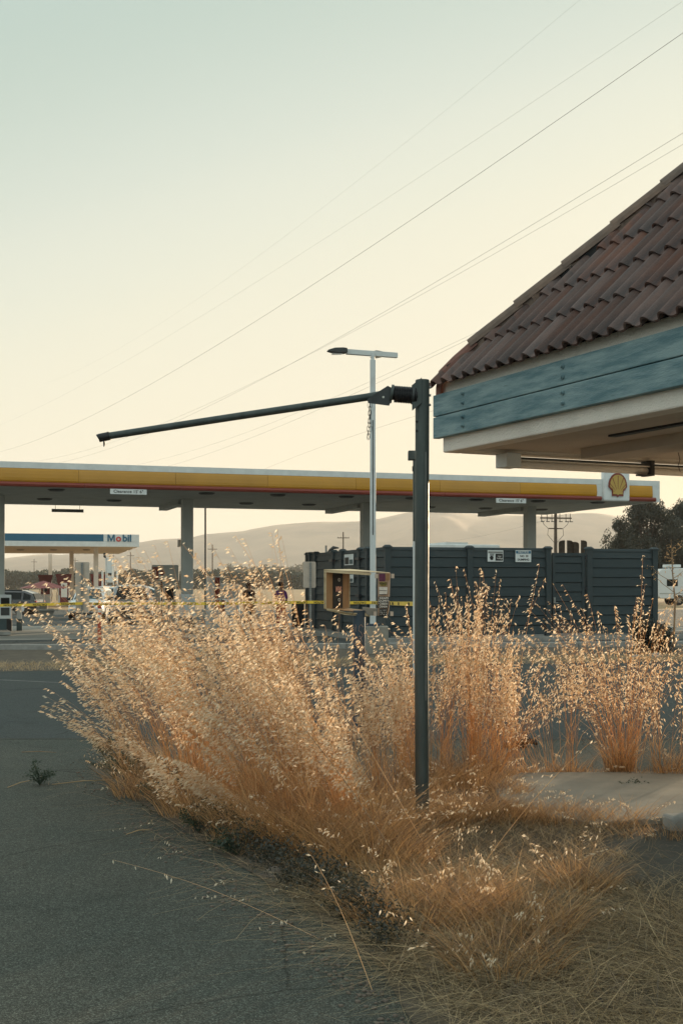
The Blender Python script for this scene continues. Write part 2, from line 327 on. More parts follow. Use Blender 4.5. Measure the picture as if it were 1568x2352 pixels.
def text(body, size, m, parent, loc, rz=0, rx=R(90), ry=0, name='lettering', bold=0, ext=.002, align='CENTER', spacing=1, line=1, xs=1, matrix=None):
    c = bpy.data.curves.new(name, 'FONT'); c.body = body; c.size = size; c.extrude = ext; c.offset = bold*size
    c.align_x = align; c.align_y = 'CENTER'; c.space_character = spacing; c.space_line = line; c.resolution_u = 3
    t = bpy.data.objects.new('tmp_text', c); col.objects.link(t)
    bpy.context.view_layer.update()
    me = bpy.data.meshes.new_from_object(t.evaluated_get(bpy.context.evaluated_depsgraph_get()))
    bpy.data.objects.remove(t); bpy.data.curves.remove(c)
    me.materials.clear(); me.materials.append(m)
    o = bpy.data.objects.new(name, me); col.objects.link(o)
    if parent: o.parent = parent
    if matrix is not None: o.matrix_local = matrix
    else: o.location = loc; o.rotation_euler = (rx, ry, rz); o.scale = (xs, 1, 1)
    return o

# ------------------------------------------------------------------ ground
def sheet(name, poly, z, m, kind='structure', label=None, th=None):
    b = MB()
    if th: b.slab([(p[0], p[1]) for p in poly], z-th, z)
    else: b.add([(p[0], p[1], z) for p in poly], [tuple(range(len(poly)))])
    o = b.build(name, m); o['kind'] = kind
    if label: o['label'] = label
    return o
sheet('ground', [(-4000, -60), (4000, -60), (4000, 4250), (-4000, 4250)], 0, M['field'], label='flat dry golden field reaching to the hills')
sheet('station_lot', [(-70, 20), (70, 20), (70, 84), (-70, 80)], .004, M['asphalt3'], label='dark asphalt lot in front of the filling stations')
sheet('near_asphalt', [(-30, -10), (30, -10), (30, 13.2), (-30, 13.6)], .008, M['asphalt'], label='worn grey asphalt lane in the foreground')
sheet('far_asphalt', [(-30, 13.6), (30, 13.2), (30, 29), (12, 27.8), (-12, 22.6), (-30, 21)], .008, M['asphalt2'], label='darker bluish asphalt beyond the seam')
sheet('dirt_strip', [(-30, 21), (-12, 22.6), (12, 27.8), (30, 29), (30, 34.5), (9.5, 33.5), (-3, 31.8), (-30, 31.2)], .012, M['dirt'], label='dirt verge with litter and dead grass')
# kerb of the road, cast in segments
kp = [(-30, 31.4), (-12, 31.35), (-9.3, 31.75), (-3, 31.95), (9.5, 33.6), (30, 34.8)]
kb = empty('kerb'); kb['kind'] = 'structure'; kb['label'] = 'low concrete kerb between the dirt verge and the road'
def poly_points(pts, step):
    o = [Vector((*pts[0], 0))]; 
    for a, b in zip(pts, pts[1:]):
        a = Vector((*a, 0)); b = Vector((*b, 0)); n = max(1, round((b-a).length/step))
        o += [a.lerp(b, (i+1)/n) for i in range(n)]
    return o
pp = poly_points(kp, 3)
for a, b in zip(pp, pp[1:]):
    L_ = (b-a).length; MB().box(.006, L_-.006, -.08, .08, -.05, .15, M=frame_x(a, b)).build('kerb_segment', M['curb'], kb, bevel=.02)
# painted bay lines far out on the lot
for (u0, v0, u1, v1) in [(45, 1410, 95, 1416), (255, 1412, 210, 1410), (150, 1411, 195, 1414)]:
    a = gnd(u0, v0, .014); b = gnd(u1, v1, .014); d = (b-a).normalized(); s = Vector((-d.y, d.x, 0))*.06
    MB().quad(a-s, b-s, b+s, a+s).build('bay_line', M['line'])['kind'] = 'structure'
a = gnd(0, 1563, .013); b = gnd(150, 1570, .013); s = Vector((0, .05, 0)); MB().quad(a-s, b-s, b+s, a+s).build('lane_line', M['line'])['kind'] = 'structure'
tar = MB(); sp_t = [(-30+i*1.0, 13.6-.4*i/60+.03*math.sin(i*1.7)) for i in range(61)]
for (xa, ya), (xb, yb) in zip(sp_t, sp_t[1:]): tar.quad((xa, ya-.025, .012), (xb, yb-.025, .012), (xb, yb+.02, .012), (xa, ya+.02, .012))
o = tar.build('tar_seam', M['soil']); o['kind'] = 'structure'
# hills
def hills():
    prof = [(-2600, 1312), (-1500, 1300), (-700, 1296), (-200, 1292), (16, 1289), (59, 1287), (92, 1277), (125, 1270), (157, 1279), (200, 1268), (260, 1254), (320, 1247), (414, 1237), (440, 1239), (459, 1235), (470, 1228), (526, 1223), (563, 1221), (574, 1217), (636, 1206), (733, 1200), (833, 1198), (864, 1193), (930, 1178), (989, 1176), (1101, 1183), (1230, 1186), (1301, 1181), (1325, 1179), (1361, 1181), (1413, 1190), (1568, 1216), (1900, 1225), (2600, 1260), (4300, 1300)]
    U = np.array([p[0] for p in prof], float); V = np.array([p[1] for p in prof], float)
    Yr = 3000.
    X = (U-784)/F*Yr; Z = (HZ-V)/F*Yr
    nx, ny = 420, 70
    xs = np.linspace(-3500, 3600, nx); ys = np.linspace(1750, 3900, ny)
    gx, gy_ = np.meshgrid(xs, ys)
    ridge = np.interp(gx*Yr/np.maximum(gy_, 1), X, Z)*.35+np.interp(gx, X, Z)*.65
    t = np.where(gy_ < Yr, (gy_-1750)/(Yr-1750), 1-.35*(gy_-Yr)/900)
    s = np.where(gy_ < Yr, t*t*(3-2*t), t)
    h = ridge*s
    g = np.zeros_like(h); r_ = np.random.default_rng(3)
    for k in range(26):
        f = 2*math.pi/r_.uniform(110, 620); th = r_.uniform(-.75, .75); ph = r_.uniform(0, 6.3)
        g += (np.abs(np.sin((gx*math.cos(th)+gy_*math.sin(th)*.55)*f+ph+1.6*np.sin(gy_*.003+ph)))-.6)/(f*620)
    h += g*40*s*(1-s)*3.2*(ridge/150)
    h = np.where(gy_ < 1760, -.5, np.maximum(h, -.4))
    v = np.stack([gx, gy_, h], -1).reshape(-1, 3)
    i = np.arange(nx*ny).reshape(ny, nx)
    f = np.stack([i[:-1, :-1], i[:-1, 1:], i[1:, 1:], i[1:, :-1]], -1).reshape(-1, 4)
    o = np_mesh('hills', v, f, M['hill'], smooth=True); o['kind'] = 'structure'; o['label'] = 'rolling dry hills along the horizon'
hills()

# ------------------------------------------------------------------ haze
hb = MB().box(-4050, 4050, -80, 4300, -1, 215)
hz = hb.build('haze', bpy.data.materials.new('haze'))
hm = hz.data.materials[0]; hm.use_nodes = True; hm.node_tree.nodes.clear()
ho = hm.node_tree.nodes.new('ShaderNodeOutputMaterial'); hv = hm.node_tree.nodes.new('ShaderNodeVolumePrincipled')
hv.inputs['Color'].default_value = (.93, .91, .88, 1); hv.inputs['Density'].default_value = .00019; hv.inputs['Anisotropy'].default_value = .1
hm.node_tree.links.new(hv.outputs[0], ho.inputs['Volume']); hz['kind'] = 'stuff'; hz['label'] = 'pale warm haze over the valley'

# ------------------------------------------------------------------ restaurant eave with tiled mansard roof
BA = R(25.3); BO = (.822, 10.0)
bld = thing('restaurant_building', 'cream stucco building with a steep brown tiled roof and blue timber eave boards', 'building', (*BO, 0), BA)
LX, LY = 9.0, 7.0          # local x: away to the right, local -y: towards the camera
b = MB()
b.box(0, .16, -LY, 0, 2.77, 3.34).box(.16, LX, -.16, 0, 2.77, 3.34).box(LX-.16, LX, -LY+.16, -.16, 2.77, 3.34).box(.16, LX, -LY, -LY+.16, 2.77, 3.34)
b.build('fascia', M['stucco'], bld, bevel=.012)
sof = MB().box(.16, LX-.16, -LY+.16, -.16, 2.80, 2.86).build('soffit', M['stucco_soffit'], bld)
for (x, y, L_) in [(.62, -1.9, 1.1), (.62, -4.2, 1.1), (2.2, -.55, 1.2)]:
    if x < 1: MB().box(x, x+.07, y-L_/2, y+L_/2, 2.785, 2.802).build('soffit_vent', M['black'], sof)
    else: MB().box(x, x+L_, y, y+.07, 2.785, 2.802).build('soffit_vent', M['black'], sof)
MB().box(1.0, 1.35, -LY+.2, -.5, 2.72, 2.80).build('soffit_rib', M['stucco_soffit'], sof)
MB().tube([(1.9, -.62, 2.80), (1.91, -.63, 2.74), (1.9, -.62, 2.69), (1.93, -.61, 2.64)], .003, 5).build('loose_wire', M['black'], sof)
# walls
wl = MB().box(1.55, LX-.5, -LY+.5, -1.55, 0, 2.80).build('wall', M['stucco'], bld)
MB().box(1.52, LX-.47, -LY+.47, -1.52, 0, .35).build('wall_base', M['teal'], wl)
# blue boards: two courses on the long side, bolts in pairs
for k, (z0, z1) in enumerate([(3.064, 3.238), (2.886, 3.058)]):
    bd = MB().box(-.06, 0, -LY-.05, .055, z0, z1, ).build('eave_board', M['bluewood'], bld, bevel=.006)
    for i in range(5):
        y = -.42-i*1.32
        for zz in (z0+.052, z1-.05):
            nut = MB(); nut.tube([(-.062, y, zz), (-.068, y, zz)], .017, 10).tube([(-.068, y, zz), (-.082, y, zz)], .010, 6)
            nut.build('bolt', M['bluewood'], bd)
MB().box(.002, 0.9, .0, .05, 3.06, 3.236).build('eave_board', M['bluewood'], bld)
# roof
SLOPE = 1.05; TH = math.atan(SLOPE); CT, ST = math.cos(TH), math.sin(TH)
RX0, RZ0, TOPX = -.03, 3.325, 2.15
topz = RZ0+(TOPX-RX0)*SLOPE
rf = MB()
x0, x1, y0, y1 = RX0+.03, LX-.03, -LY+.03, -.03
X0, X1, Y0, Y1 = TOPX, LX-TOPX, -LY+TOPX, -TOPX
rv = [(x0, y0, RZ0-.01), (x1, y0, RZ0-.01), (x1, y1, RZ0-.01), (x0, y1, RZ0-.01), (X0, Y0, topz), (X1, Y0, topz), (X1, Y1, topz), (X0, Y1, topz)]
rf.add(rv, [(0, 3, 2, 1), (4, 5, 6, 7), (0, 1, 5, 4), (1, 2, 6, 5), (2, 3, 7, 6), (3, 0, 4, 7)])
roof = rf.build('roof', M['underlay'], bld)
MB().box(X0+.05, X1-.05, Y0+.05, Y1-.05, topz+.004, topz+.03).build('flat_roof', M['flatroof'], roof)
WV, TL, EXP = .163, .49, .435
def tile_mb(waves=2):
    n = 10*waves; W = WV*waves; top = []; bot = []
    for i in range(n+1):
        x = W*i/n; ph = (x/WV) % 1.0 if i < n else 1.0
        h = .048*max(0, math.sin(math.pi*min(1, ph/.62)))**.75 if ph < .62 else -.004*math.sin(math.pi*(ph-.62)/.38)
        top.append((x, h))
    V_ = []; Fc = []
    for (w_, lift, th) in [(0, .030, .016), (TL, .002, .016)]:
        for x, h in top: V_.append((x, w_, h+lift+th))
        for x, h in top: V_.append((x, w_, h+lift))
    m_ = n+1
    mb = MB()
    for i in range(n):
        Fc.append((i, i+1, 2*m_+i+1, 2*m_+i))
        Fc.append((m_+i, 3*m_+i, 3*m_+i+1, m_+i+1))
    mb.add(V_, Fc, True)
    mb.add([V_[i] for i in range(2*m_)], [(m_+i, m_+i+1, i+1, i) for i in range(n)], False)
    mb.add([V_[2*m_+i] for i in range(2*m_)], [(i, i+1, m_+i+1, m_+i) for i in range(n)], False)
    mb.add([V_[0], V_[m_], V_[3*m_], V_[2*m_]], [(0, 1, 2, 3)]); mb.add([V_[n], V_[m_+n], V_[3*m_+n], V_[2*m_+n]], [(3, 2, 1, 0)])
    return mb
tile_me = tile_mb(1).mesh('roof_tile', M['tile'])
cut_me = {}
def face_matrix(x, y, z):      # tile x -> local -y, tile y -> up the slope, tile z -> outward normal, left face
    m = Matrix(((0, CT, -ST, x), (-1, 0, 0, y), (0, ST, CT, z), (0, 0, 0, 1))); return m
count = 0
NC = 7
for k in range(NC):
    wv = EXP*k-.075
    x = RX0+wv*CT; z = RZ0+wv*ST
    ncol = int(LY/WV)
    for j in range(-1, ncol):
        y = -.02-j*WV
        jit = random.uniform(-.006, .006)
        mtx = face_matrix(x+jit*.3, y, z+random.uniform(0, .004)) @ Matrix.Rotation(random.uniform(-.006, .006), 4, 'Z')
        cs = [mtx @ Vector(c) for c in ((0, 0, 0), (WV, 0, 0), (0, TL, 0), (WV, TL, 0))]
        s = [c.x+c.y+.045 for c in cs]; s2 = [(-c.y)+c.x-LY for c in cs]
        if min(s) > 0 or min(s2) > 0: continue
        if max(s) <= 0 and max(s2) <= 0 and count < 290 - 20:
            o = bpy.data.objects.new('roof_tile', tile_me); col.objects.link(o); o.parent = roof; o.matrix_local = mtx; count += 1
        elif max(s) > 0:
            bm = bmesh.new(); bm.from_mesh(tile_me); bm.transform(mtx)
            g = bm.verts[:]+bm.edges[:]+bm.faces[:]
            bmesh.ops.bisect_plane(bm, geom=g, plane_co=(0, -.045, 0), plane_no=(1, 1, 0), clear_outer=True)
            me = bpy.data.meshes.new('roof_tile'); bm.to_mesh(me); bm.free(); me.materials.append(M['tile'])
            if len(me.vertices) < 6: continue
            o = bpy.data.objects.new('roof_tile', me); col.objects.link(o); o.parent = roof; count += 1
# the far slope and the near end, not seen singly: joined courses
jb = bmesh.new()
for face in range(3):
    for k in range(NC):
        wv = EXP*k-.075; Lr = LX if face != 1 else LY
        for j in range(int(Lr/(WV*2))):
            a0 = .02+j*WV*2
            if a0 < EXP*k*CT or a0+WV*2 > Lr-EXP*k*CT: continue
            if face == 0: base = Matrix(((-1, 0, 0, 0), (0, -1, 0, 0), (0, 0, 1, 0), (0, 0, 0, 1)))
            me = tile_me
            for q in range(2):
                bm2 = bmesh.new(); bm2.from_mesh(tile_me)
                loc = face_matrix(RX0+wv*CT, -a0-q*WV, RZ0+wv*ST)
                if face == 0: post = Matrix.Rotation(-math.pi/2, 4, 'Z') @ Matrix.Scale(-1, 4, (0, 1, 0))  # onto y = 0 side
                elif face == 1: post = Matrix.Translation((LX, -LY, 0)) @ Matrix.Rotation(math.pi, 4, 'Z')
                else: post = Matrix.Translation((LX, 0, 0)) @ Matrix.Identity(4)
                if face == 2: post = Matrix.Translation((0, -LY, 0)) @ Matrix.Rotation(math.pi/2, 4, 'Z')
                if face == 0: post = Matrix.Translation((LX, 0, 0)) @ Matrix.Rotation(-math.pi/2, 4, 'Z')
                bm2.transform(post @ loc)
                tmp = bpy.data.meshes.new('t'); bm2.to_mesh(tmp); jb.from_mesh(tmp); bpy.data.meshes.remove(tmp); bm2.free()
jm = bpy.data.meshes.new('tile_courses'); jb.to_mesh(jm); jb.free(); jm.materials.append(M['tile']) if not jm.materials else None
jo = bpy.data.objects.new('tile_courses', jm); col.objects.link(jo); jo.parent = roof; jo['kind'] = 'stuff'
# hip tiles
def half_pipe(path, rad, th=.018, nrm=None, n=9, spread=1.0):
    mb = MB(); P = [Vector(p) for p in path]; rings = []
    for i, p in enumerate(P):
        t = (P[min(i+1, len(P)-1)]-P[max(i-1, 0)]).normalized(); side = Vector((1, 1, 0)).normalized(); up = side.cross(t).normalized()
        if up.z < 0: up = -up
        if nrm is not None and i < len(nrm) and nrm[i] is not None: up = Vector(nrm[i]).normalized()
        ro = []; ri = []
        for k in range(n+1):
            c = math.pi*spread*(k/n-.5)
            d = side*math.sin(c)+up*math.cos(c)*.85
            rr = rad[i] if isinstance(rad, list) else rad
            ro.append(p+d*rr); ri.append(p+d*(rr-th))
        rings.append((ro, ri))
    for i in range(len(P)-1):
        for k in range(n):
            mb.add([rings[i][0][k], rings[i][0][k+1], rings[i+1][0][k+1], rings[i+1][0][k]], [(0, 1, 2, 3)], True)
            mb.add([rings[i][1][k], rings[i][1][k+1], rings[i+1][1][k+1], rings[i+1][1][k]], [(3, 2, 1, 0)], True)
    for e in (0, len(P)-1):
        for k in range(n): mb.add([rings[e][0][k], rings[e][0][k+1], rings[e][1][k+1], rings[e][1][k]], [(0, 1, 2, 3)])
    for k in (0, n):
        for i in range(len(P)-1): mb.add([rings[i][0][k], rings[i][1][k], rings[i+1][1][k], rings[i+1][0][k]], [(0, 1, 2, 3)])
    return mb
def hip(m, up=.0): return Vector((m+RX0, -m, RZ0+SLOPE*m+up))
for k in range(8):
    m0 = .20+.266*k
    a = hip(m0, .062); c = hip(m0+.30, .040)
    half_pipe([a, c], .105+random.uniform(-.003, .003)).build('hip_tile', M['hiptile'], roof)
# rounded end tile drooping over the corner
nose = [hip(.24, .035), hip(.12, .03), hip(.04, .02), Vector((.005, .0, 3.285)), Vector((-.010, .012, 3.205))]
mbn = half_pipe(nose, [.098, .096, .088, .072, .050]); 
mbn.build('hip_tile', M['nose'], roof, label='reddish rounded end tile drooping over the corner')
# closer strips of mortar under the hip
for s_ in range(30):
    m0 = .12+.068*s_; a = hip(m0, .01)
    MB().box(-.085, .085, -.045, .045, -.03, .03, M=T(a.x-.03, a.y-.03, a.z+.005+random.uniform(-.006, .008), 0, -TH*.6, R(-45)+random.uniform(-.3, .3))).build('mortar_lump', M['hiptile'] if random.random() < .75 else M['underlay'], roof)
# tube light along the rear eave edge
tl = thing('eave_tube_light', 'cream strip light fixture hung below the stucco eave edge', 'light fixture', (*BO, 0), BA)
MB().box(.52, 6.5, -.20, -.10, 2.715, 2.742).build('housing', M['stucco'], tl)
MB().tube([(.60, -.15, 2.685), (6.5, -.15, 2.685)], .030, 12).build('tube', M['stucco'], tl)
MB().tube([(.62, -.20, 2.735), (6.5, -.20, 2.735)], .010, 8).build('conduit', M['dark'], tl)
MB().box(.46, .60, -.24, -.07, 2.655, 2.772).build('end_cap', M['white2'], tl, bevel=.006)
for x in (1.95, 4.2):
    bk = MB(); bk.box(x, x+.035, -.22, -.08, 2.64, 2.772); bk.box(x-.13, x, -.22, -.17, 2.635, 2.65); bk.build('bracket', M['dark'], tl)

# ------------------------------------------------------------------ filling station canopy (local frame)
SA = R(18.2); C0 = (11.63, 45.1)
can = thing('station_canopy', 'long white canopy with yellow and red fascia and a shell emblem at its end', 'canopy', (*C0, 0), SA)
CL, CD = 35.0, 8.8; ZB, ZT = 4.72, 5.485
def tz(x): return x
fr = MB(); fr.box(-CL, -2.38, -.06, .06, 5.295, ZT); fr.box(-1.33, 0, -.06, .06, 5.295, ZT); fr.box(-.30, 0, -.062, .06, ZB-.012, 5.293); fr.box(-2.62, -2.38, -.05, .06, ZB+.01, 5.293)
fr.build('white_band', M['white'], can)
fb = MB(); fb.box(-CL, 0, .062, .12, ZB+.02, 5.40).build('fascia_backing', M['white'], can)
def bulge(z0, z1, d, n=6):
    p = [(0.06, z0)]+[(-.06-d*math.sin(math.pi*(i/n))**.6, z0+(z1-z0)*i/n) for i in range(n+1)]+[(.06, z1)]; return p
def extr(x0, x1, prof):      # profile (y, z) extruded along x
    n = len(prof); v = [(x0, y, z) for y, z in prof]+[(x1, y, z) for y, z in prof]
    f = [(i, i+n, (i+1) % n+n, (i+1) % n) for i in range(n)]+[tuple(range(n)), tuple(range(2*n-1, n-1, -1))]
    return MB().add(v, f)
ypro = [(.058, 4.872), (-.09, 4.872), (-.115, 4.92), (-.12, 5.0), (-.11, 5.12), (-.09, 5.22), (-.062, 5.29), (.058, 5.29)]
rpro = [(.058, ZB), (-.10, ZB), (-.14, ZB+.02), (-.16, ZB+.075), (-.14, ZB+.13), (-.10, 4.868), (.058, 4.868)]
segs = []; x = -2.62
while x > -CL: segs.append((max(-CL, x-3.05), x)); x -= 3.05
for a_, b_ in segs: extr(a_+.004, b_-.004, ypro).build('yellow_panel', M['yellow'], can)
extr(-1.326, -.33, ypro).build('yellow_panel', M['yellow'], can)
x = -2.44
while x > -CL: extr(max(-CL, x-3.05)+.004, x-.004, rpro).build('red_trim', M['red'], can); x -= 3.05
extr(-1.326, -.20, rpro).build('red_trim', M['red'], can)
sf = MB().box(-CL, -.06, .125, CD-.1, ZB+.03, ZB+.09).build('soffit', M['soffit'], can)
MB().box(-CL, -.05, .13, CD-.12, ZB+.35, ZB+.40).build('roof_deck', M['white2'], can)
MB().box(-CL, 0, CD-.06, CD, ZB, ZT).build('rear_fascia', M['white2'], can)
MB().box(-.05, 0.0, .125, CD-.062, ZB, ZT).build('end_fascia', M['white2'], can)
for i in range(14):
    for yy in (1.1, 5.6):
        x = -1.9-i*2.45
        l = MB(); l.lathe([(0, -.07), (.20, -.065), (.27, -.03), (.28, 0)], 14, M=T(x, yy, ZB+.029)); l.build('downlight', M['dark'], sf)
for i in range(11):       # soffit panel joints stand proud as narrow battens
    MB().box(-CL+.5, -.3, .3+i*.78, .306+i*.78, ZB+.024, ZB+.0295).build('soffit_batten', M['grey'], sf)
for i in range(6):
    x = -3.02-6.8*i if i < 3 else -23.13-6.8*(i-3)
    c = MB().box(x-.19, x+.19, 4.2, 4.58, .15, ZB+.029).build('column', M['grey'], can, bevel=.01)
    MB().box(x-.24, x+.24, 4.15, 4.195, .55, 1.35).box(x-.24, x+.24, 4.585, 4.63, .55, 1.35).box(x-.24, x-.195, 4.196, 4.584, .55, 1.35).box(x+.195, x+.24, 4.196, 4.584, .55, 1.35).build('column_cladding', M['white'], c)
    MB().box(x-.25, x+.25, 4.14, 4.64, .15, .545).build('column_base', M['teal'], c)
    MB().box(x-.28, x+.04, 4.60, CD-.14, ZB-.14, ZB+.029).build('beam', M['soffit'], can)
# emblem panel
ep = MB().box(-2.38, -1.33, -.20, .06, 4.70, 5.78).build('emblem_panel', M['white'], can, bevel=.05)
half = [(0, 1.15), (.2, 1.13), (.42, 1.05), (.65, .87), (.85, .58), (.96, .25), (1.0, -.08), (.95, -.22), (.64, -.46), (.61, -.72), (.60, -1.0), (.16, -1.0), (0, -1.10)]
ol = half+[(-x, z) for x, z in half[-2:0:-1]]
def em(s, d0, d1, m, nm, par, dz=0):
    MB().prism([(x*s*.385-1.855, z*s*.385+5.265+dz) for x, z in ol], d1-d0, M=T(0, d0, 0)).build(nm, m, par)
em(1.04, -.225, -.20, M['white2'], 'emblem_rim', ep)
em(1.0, -.245, -.226, M['red'], 'emblem_outline', ep)
M['emyellow'] = mat('emblem_yellow', (.50, .33, .08), .5, var=.03)
em(.84, -.262, -.246, M['emyellow'], 'emblem_shell', ep, .005)
rb = MB(); hub = Vector((-1.855, 5.265-.30))
for i in range(-3, 4):
    a_ = i*R(21.5)
    d = Vector((math.sin(a_), math.cos(a_))); s_ = Vector((d.y, -d.x))
    r0, r1 = .16, (.58 if abs(i) < 1 else .57-.035*abs(i)*1.6)
    r1 = {0: .64, 1: .61, 2: .51, 3: .35}[abs(i)]
    p = [hub+d*r0-s_*.004, hub+d*r0+s_*.004, hub+d*r1+s_*.012, hub+d*r1-s_*.012]
    rb.prism([(q.x, q.y) for q in p], .006, M=T(0, -.269, 0))
rb.build('emblem_rays', M['red'], ep)
# clearance signs
for n_, (xa, xb) in enumerate([(-19.95, -18.80), (-6.59, -5.46)]):
    lab = ['white clearance height sign under the yellow fascia near the left column', 'white clearance height sign under the yellow fascia near the shell emblem'][n_]
    cx_ = (xa+xb)/2
    loc = ROOT[can.name] @ Vector((cx_, -.11, 4.55))
    cs = thing('clearance_sign', lab, 'sign', loc, SA, 'clearance signs hung from the canopy')
    MB().box(-.575, .575, -.015, .015, 0, .165).build('sign_board', M['white'], cs)
    for s_ in (-.42, .42): MB().box(s_-.012, s_+.012, -.01, .01, .165, .23).build('hanger', M['dark'], cs)
    text("Clearance 15' 6\"", .135, M['ink'], cs, (0, -.017, .083), bold=.012, xs=1.05)
# hanging dark bar sign beneath far edge
p = at(156, 1170, 47.3); hs = thing('hanging_bar_sign', 'dark horizontal bar sign hanging under the far canopy edge', 'sign', (p.x, p.y, p.z-.06), SA)
MB().box(-.60, .60, -.04, .04, -.05, .07).build('sign_board', M['dark'], hs)
for s_ in (-.46, .46): MB().tube([(s_, 0, .07), (s_, 0, .26)], .01, 5).build('hanger', M['dark'], hs)
# islands
for i in (1, 2, 3):
    q = ROOT[can.name] @ Vector((-3.02-6.8*i, 4.4, 0))
    isl = MB().box(-.6, .6, -1.9, 1.9, .02, .15, M=T(q.x, q.y, 0, 0, 0, SA)).build('pump_island', M['curb'], bevel=.03); isl['kind'] = 'structure'
sheet('forecourt', [tuple((ROOT[can.name] @ Vector(c))[:2]) for c in [(-46, -.8, 0), (3, -.8, 0), (3, 12, 0), (-46, 12, 0)]], .010, M['pad'], label='pale concrete forecourt under the canopy')

# small meter box on the second column
q = at(415, 1248, 44.4); mb_ = thing('meter_box', 'small tan cabinet fixed to the side of a canopy column', 'cabinet', (q.x, q.y-.02, q.z), SA)
MB().box(-.09, .0, -.10, .10, -.13, .13).build('cabinet_body', M['signback'], mb_, bevel=.008); MB().box(-.08, -.01, -.112, -.101, -.11, .11).build('cabinet_door', M['galv'], mb_)

# payphone-like dispenser on left column
q = at(12, 1390, 41.2); sq = thing('air_water_unit', 'white wall-mounted service box on the left canopy column', 'service box', (q.x, q.y, 0), SA)
MB().box(-.20, .20, -.16, .0, 1.0-.45, 1.35).build('cabinet_body', M['white2'], sq, bevel=.01)
MB().box(-.14, .14, -.175, -.162, 1.02, 1.25).build('window', M['glass'], sq); MB().box(-.14, .14, -.175, -.162, .66, .92).build('lower_panel', M['dark'], sq)
MB().tube([(.2, -.08, 1.2), (.32, -.1, 1.0), (.34, -.1, .8)], .012, 6).build('hose', M['black'], sq)
q = gnd(21, 1450); bn = thing('dark_waste_bin', 'tall dark waste bin standing beside the left canopy column', 'bin', (q.x, q.y, .01), SA)
MB().box(-.10, .10, -.2, .2, 0, 1.0).build('bin_body', M['black'], bn, bevel=.02); MB().box(-.12, .12, -.22, .22, 1.0, 1.12).build('bin_lid', M['dark'], bn, bevel=.02)
q = gnd(73/1568*1568 if False else 73, 1449); q = gnd(45, 1449)
bo = thing('bollard', 'white square bollard with a dark blue-grey foot', 'bollard', (q.x, q.y, .01), SA)
MB().box(-.085, .085, -.085, .085, .42, .98).build('post', M['white'], bo, bevel=.01); MB().box(-.095, .095, -.095, .095, 0, .418).build('foot', M['teal'], bo, bevel=.01)

# ------------------------------------------------------------------ second station (blue and white)
MA = R(14)
MO = at(320, HZ, 92)
mc = thing('blue_canopy', 'far blue and white canopy lettered along its front', 'canopy', (MO.x, MO.y, 0), MA)
MB().box(-26, 0, 0, .12, 4.50, 4.88).build('white_band', M['white'], mc); MB().box(-26, -2.62, -.01, .12, 4.884, 5.42).build('blue_band', M['blue'], mc)
MB().box(-2.616, 0, -.01, .12, 4.884, 5.42).build('end_panel', M['white'], mc)
MB().box(-26, 0, .121, 22, 4.52, 4.60).build('soffit', M['stucco'], mc)
MB().box(-26, 0, 22.001, 22.1, 4.5, 5.4).box(-.1, 0, .122, 21.9, 4.601, 5.4).build('rear_fascia', M['white2'], mc)
MB().prism([(-.27, -.26), (-.17, -.26), (-.17, .08), (-.03, -.26), (.03, -.26), (.17, .08), (.17, -.26), (.27, -.26), (.27, .26), (.14, .26), (0, -.08), (-.14, .26), (-.27, .26)], .03, M=T(-2.06, -.045, 5.15)).build('lettering', M['blue'], mc)
M['o_red'] = mat('red_letter', (.6, .06, .05), .5)
text('o', .72, M['o_red'], mc, (-1.52, -.03, 5.12-.0), bold=.03, ext=.02)
text('bil', .72, M['blue'], mc, (-.90, -.03, 5.12), bold=.03, ext=.02)
for (u, v) in [(221, 1258), (165, 1266), (116, 1273)]:
    Y = 2.8*F/(HZ-v)
    q = ROOT[mc.name].inverted() @ Vector(((u-784)/F*Y, Y, 0))
    MB().box(q.x-.17, q.x+.17, q.y-.17, q.y+.17, 0, 4.518).build('column', M['stucco'], mc)
for i in range(6):
    MB().lathe([(0, -.06), (.25, -.05), (.32, 0)], 12, M=T(-3.5-i*2.6, 9+i*.7, 4.519)).build('downlight', M['dark'], mc)
def pump_red(u, Y, label):
    q = at(u, HZ, Y); t = thing('fuel_pump', label, 'fuel pump', (q.x, q.y, 0), R(14), 'red fuel pumps under the blue canopy')
    MB().box(-.42, .42, -.3, .3, .12, 1.55).build('pump_body', M['white2'], t, bevel=.02)
    MB().box(-.36, .36, -.315, -.301, .85, 1.45).build('display_panel', M['maroon'], t)
    MB().box(-.15, .15, -.32, -.316, 1.1, 1.4).build('screen', M['glass'], t)
    MB().prism([(-.42, 1.56), (.42, 1.56), (.62, 2.5), (-.62, 2.5)], .5, M=T(0, -.25, 0)).build('topper', M['maroon'], t)
    for s_ in (-.46, .46): MB().tube([(s_, -.05, 1.3), (s_*1.25, -.1, .8), (s_*1.1, -.1, .4), (s_, -.05, .9)], .02, 6).build('hose', M['black'], t)
    MB().box(-.6, .6, -.5, .5, 0, .12).build('plinth', M['curb'], t)
    return t
pump_red(147, 96, 'dark red topped fuel pump behind the picnic table under the blue canopy')
pump_red(226, 96, 'dark red topped fuel pump under the far blue canopy behind the white cars')
pump_red(105, 104, 'dark red topped fuel pump farther back beside the left blue canopy column')
q = at(148, 1370, 90); ps = thing('price_poster_stand', 'white price poster on a dark red stand by the pumps', 'sign', (q.x, q.y, 0), R(10))
MB().box(-.30, .30, -.03, .03, .3, 1.9).build('stand', M['maroon'], ps); MB().box(-.22, .22, -.045, -.031, .75, 1.8).build('poster', M['offwhite'], ps)
text('3', .42, M['maroon'], ps, (-.05, -.05, 1.5), bold=.03)

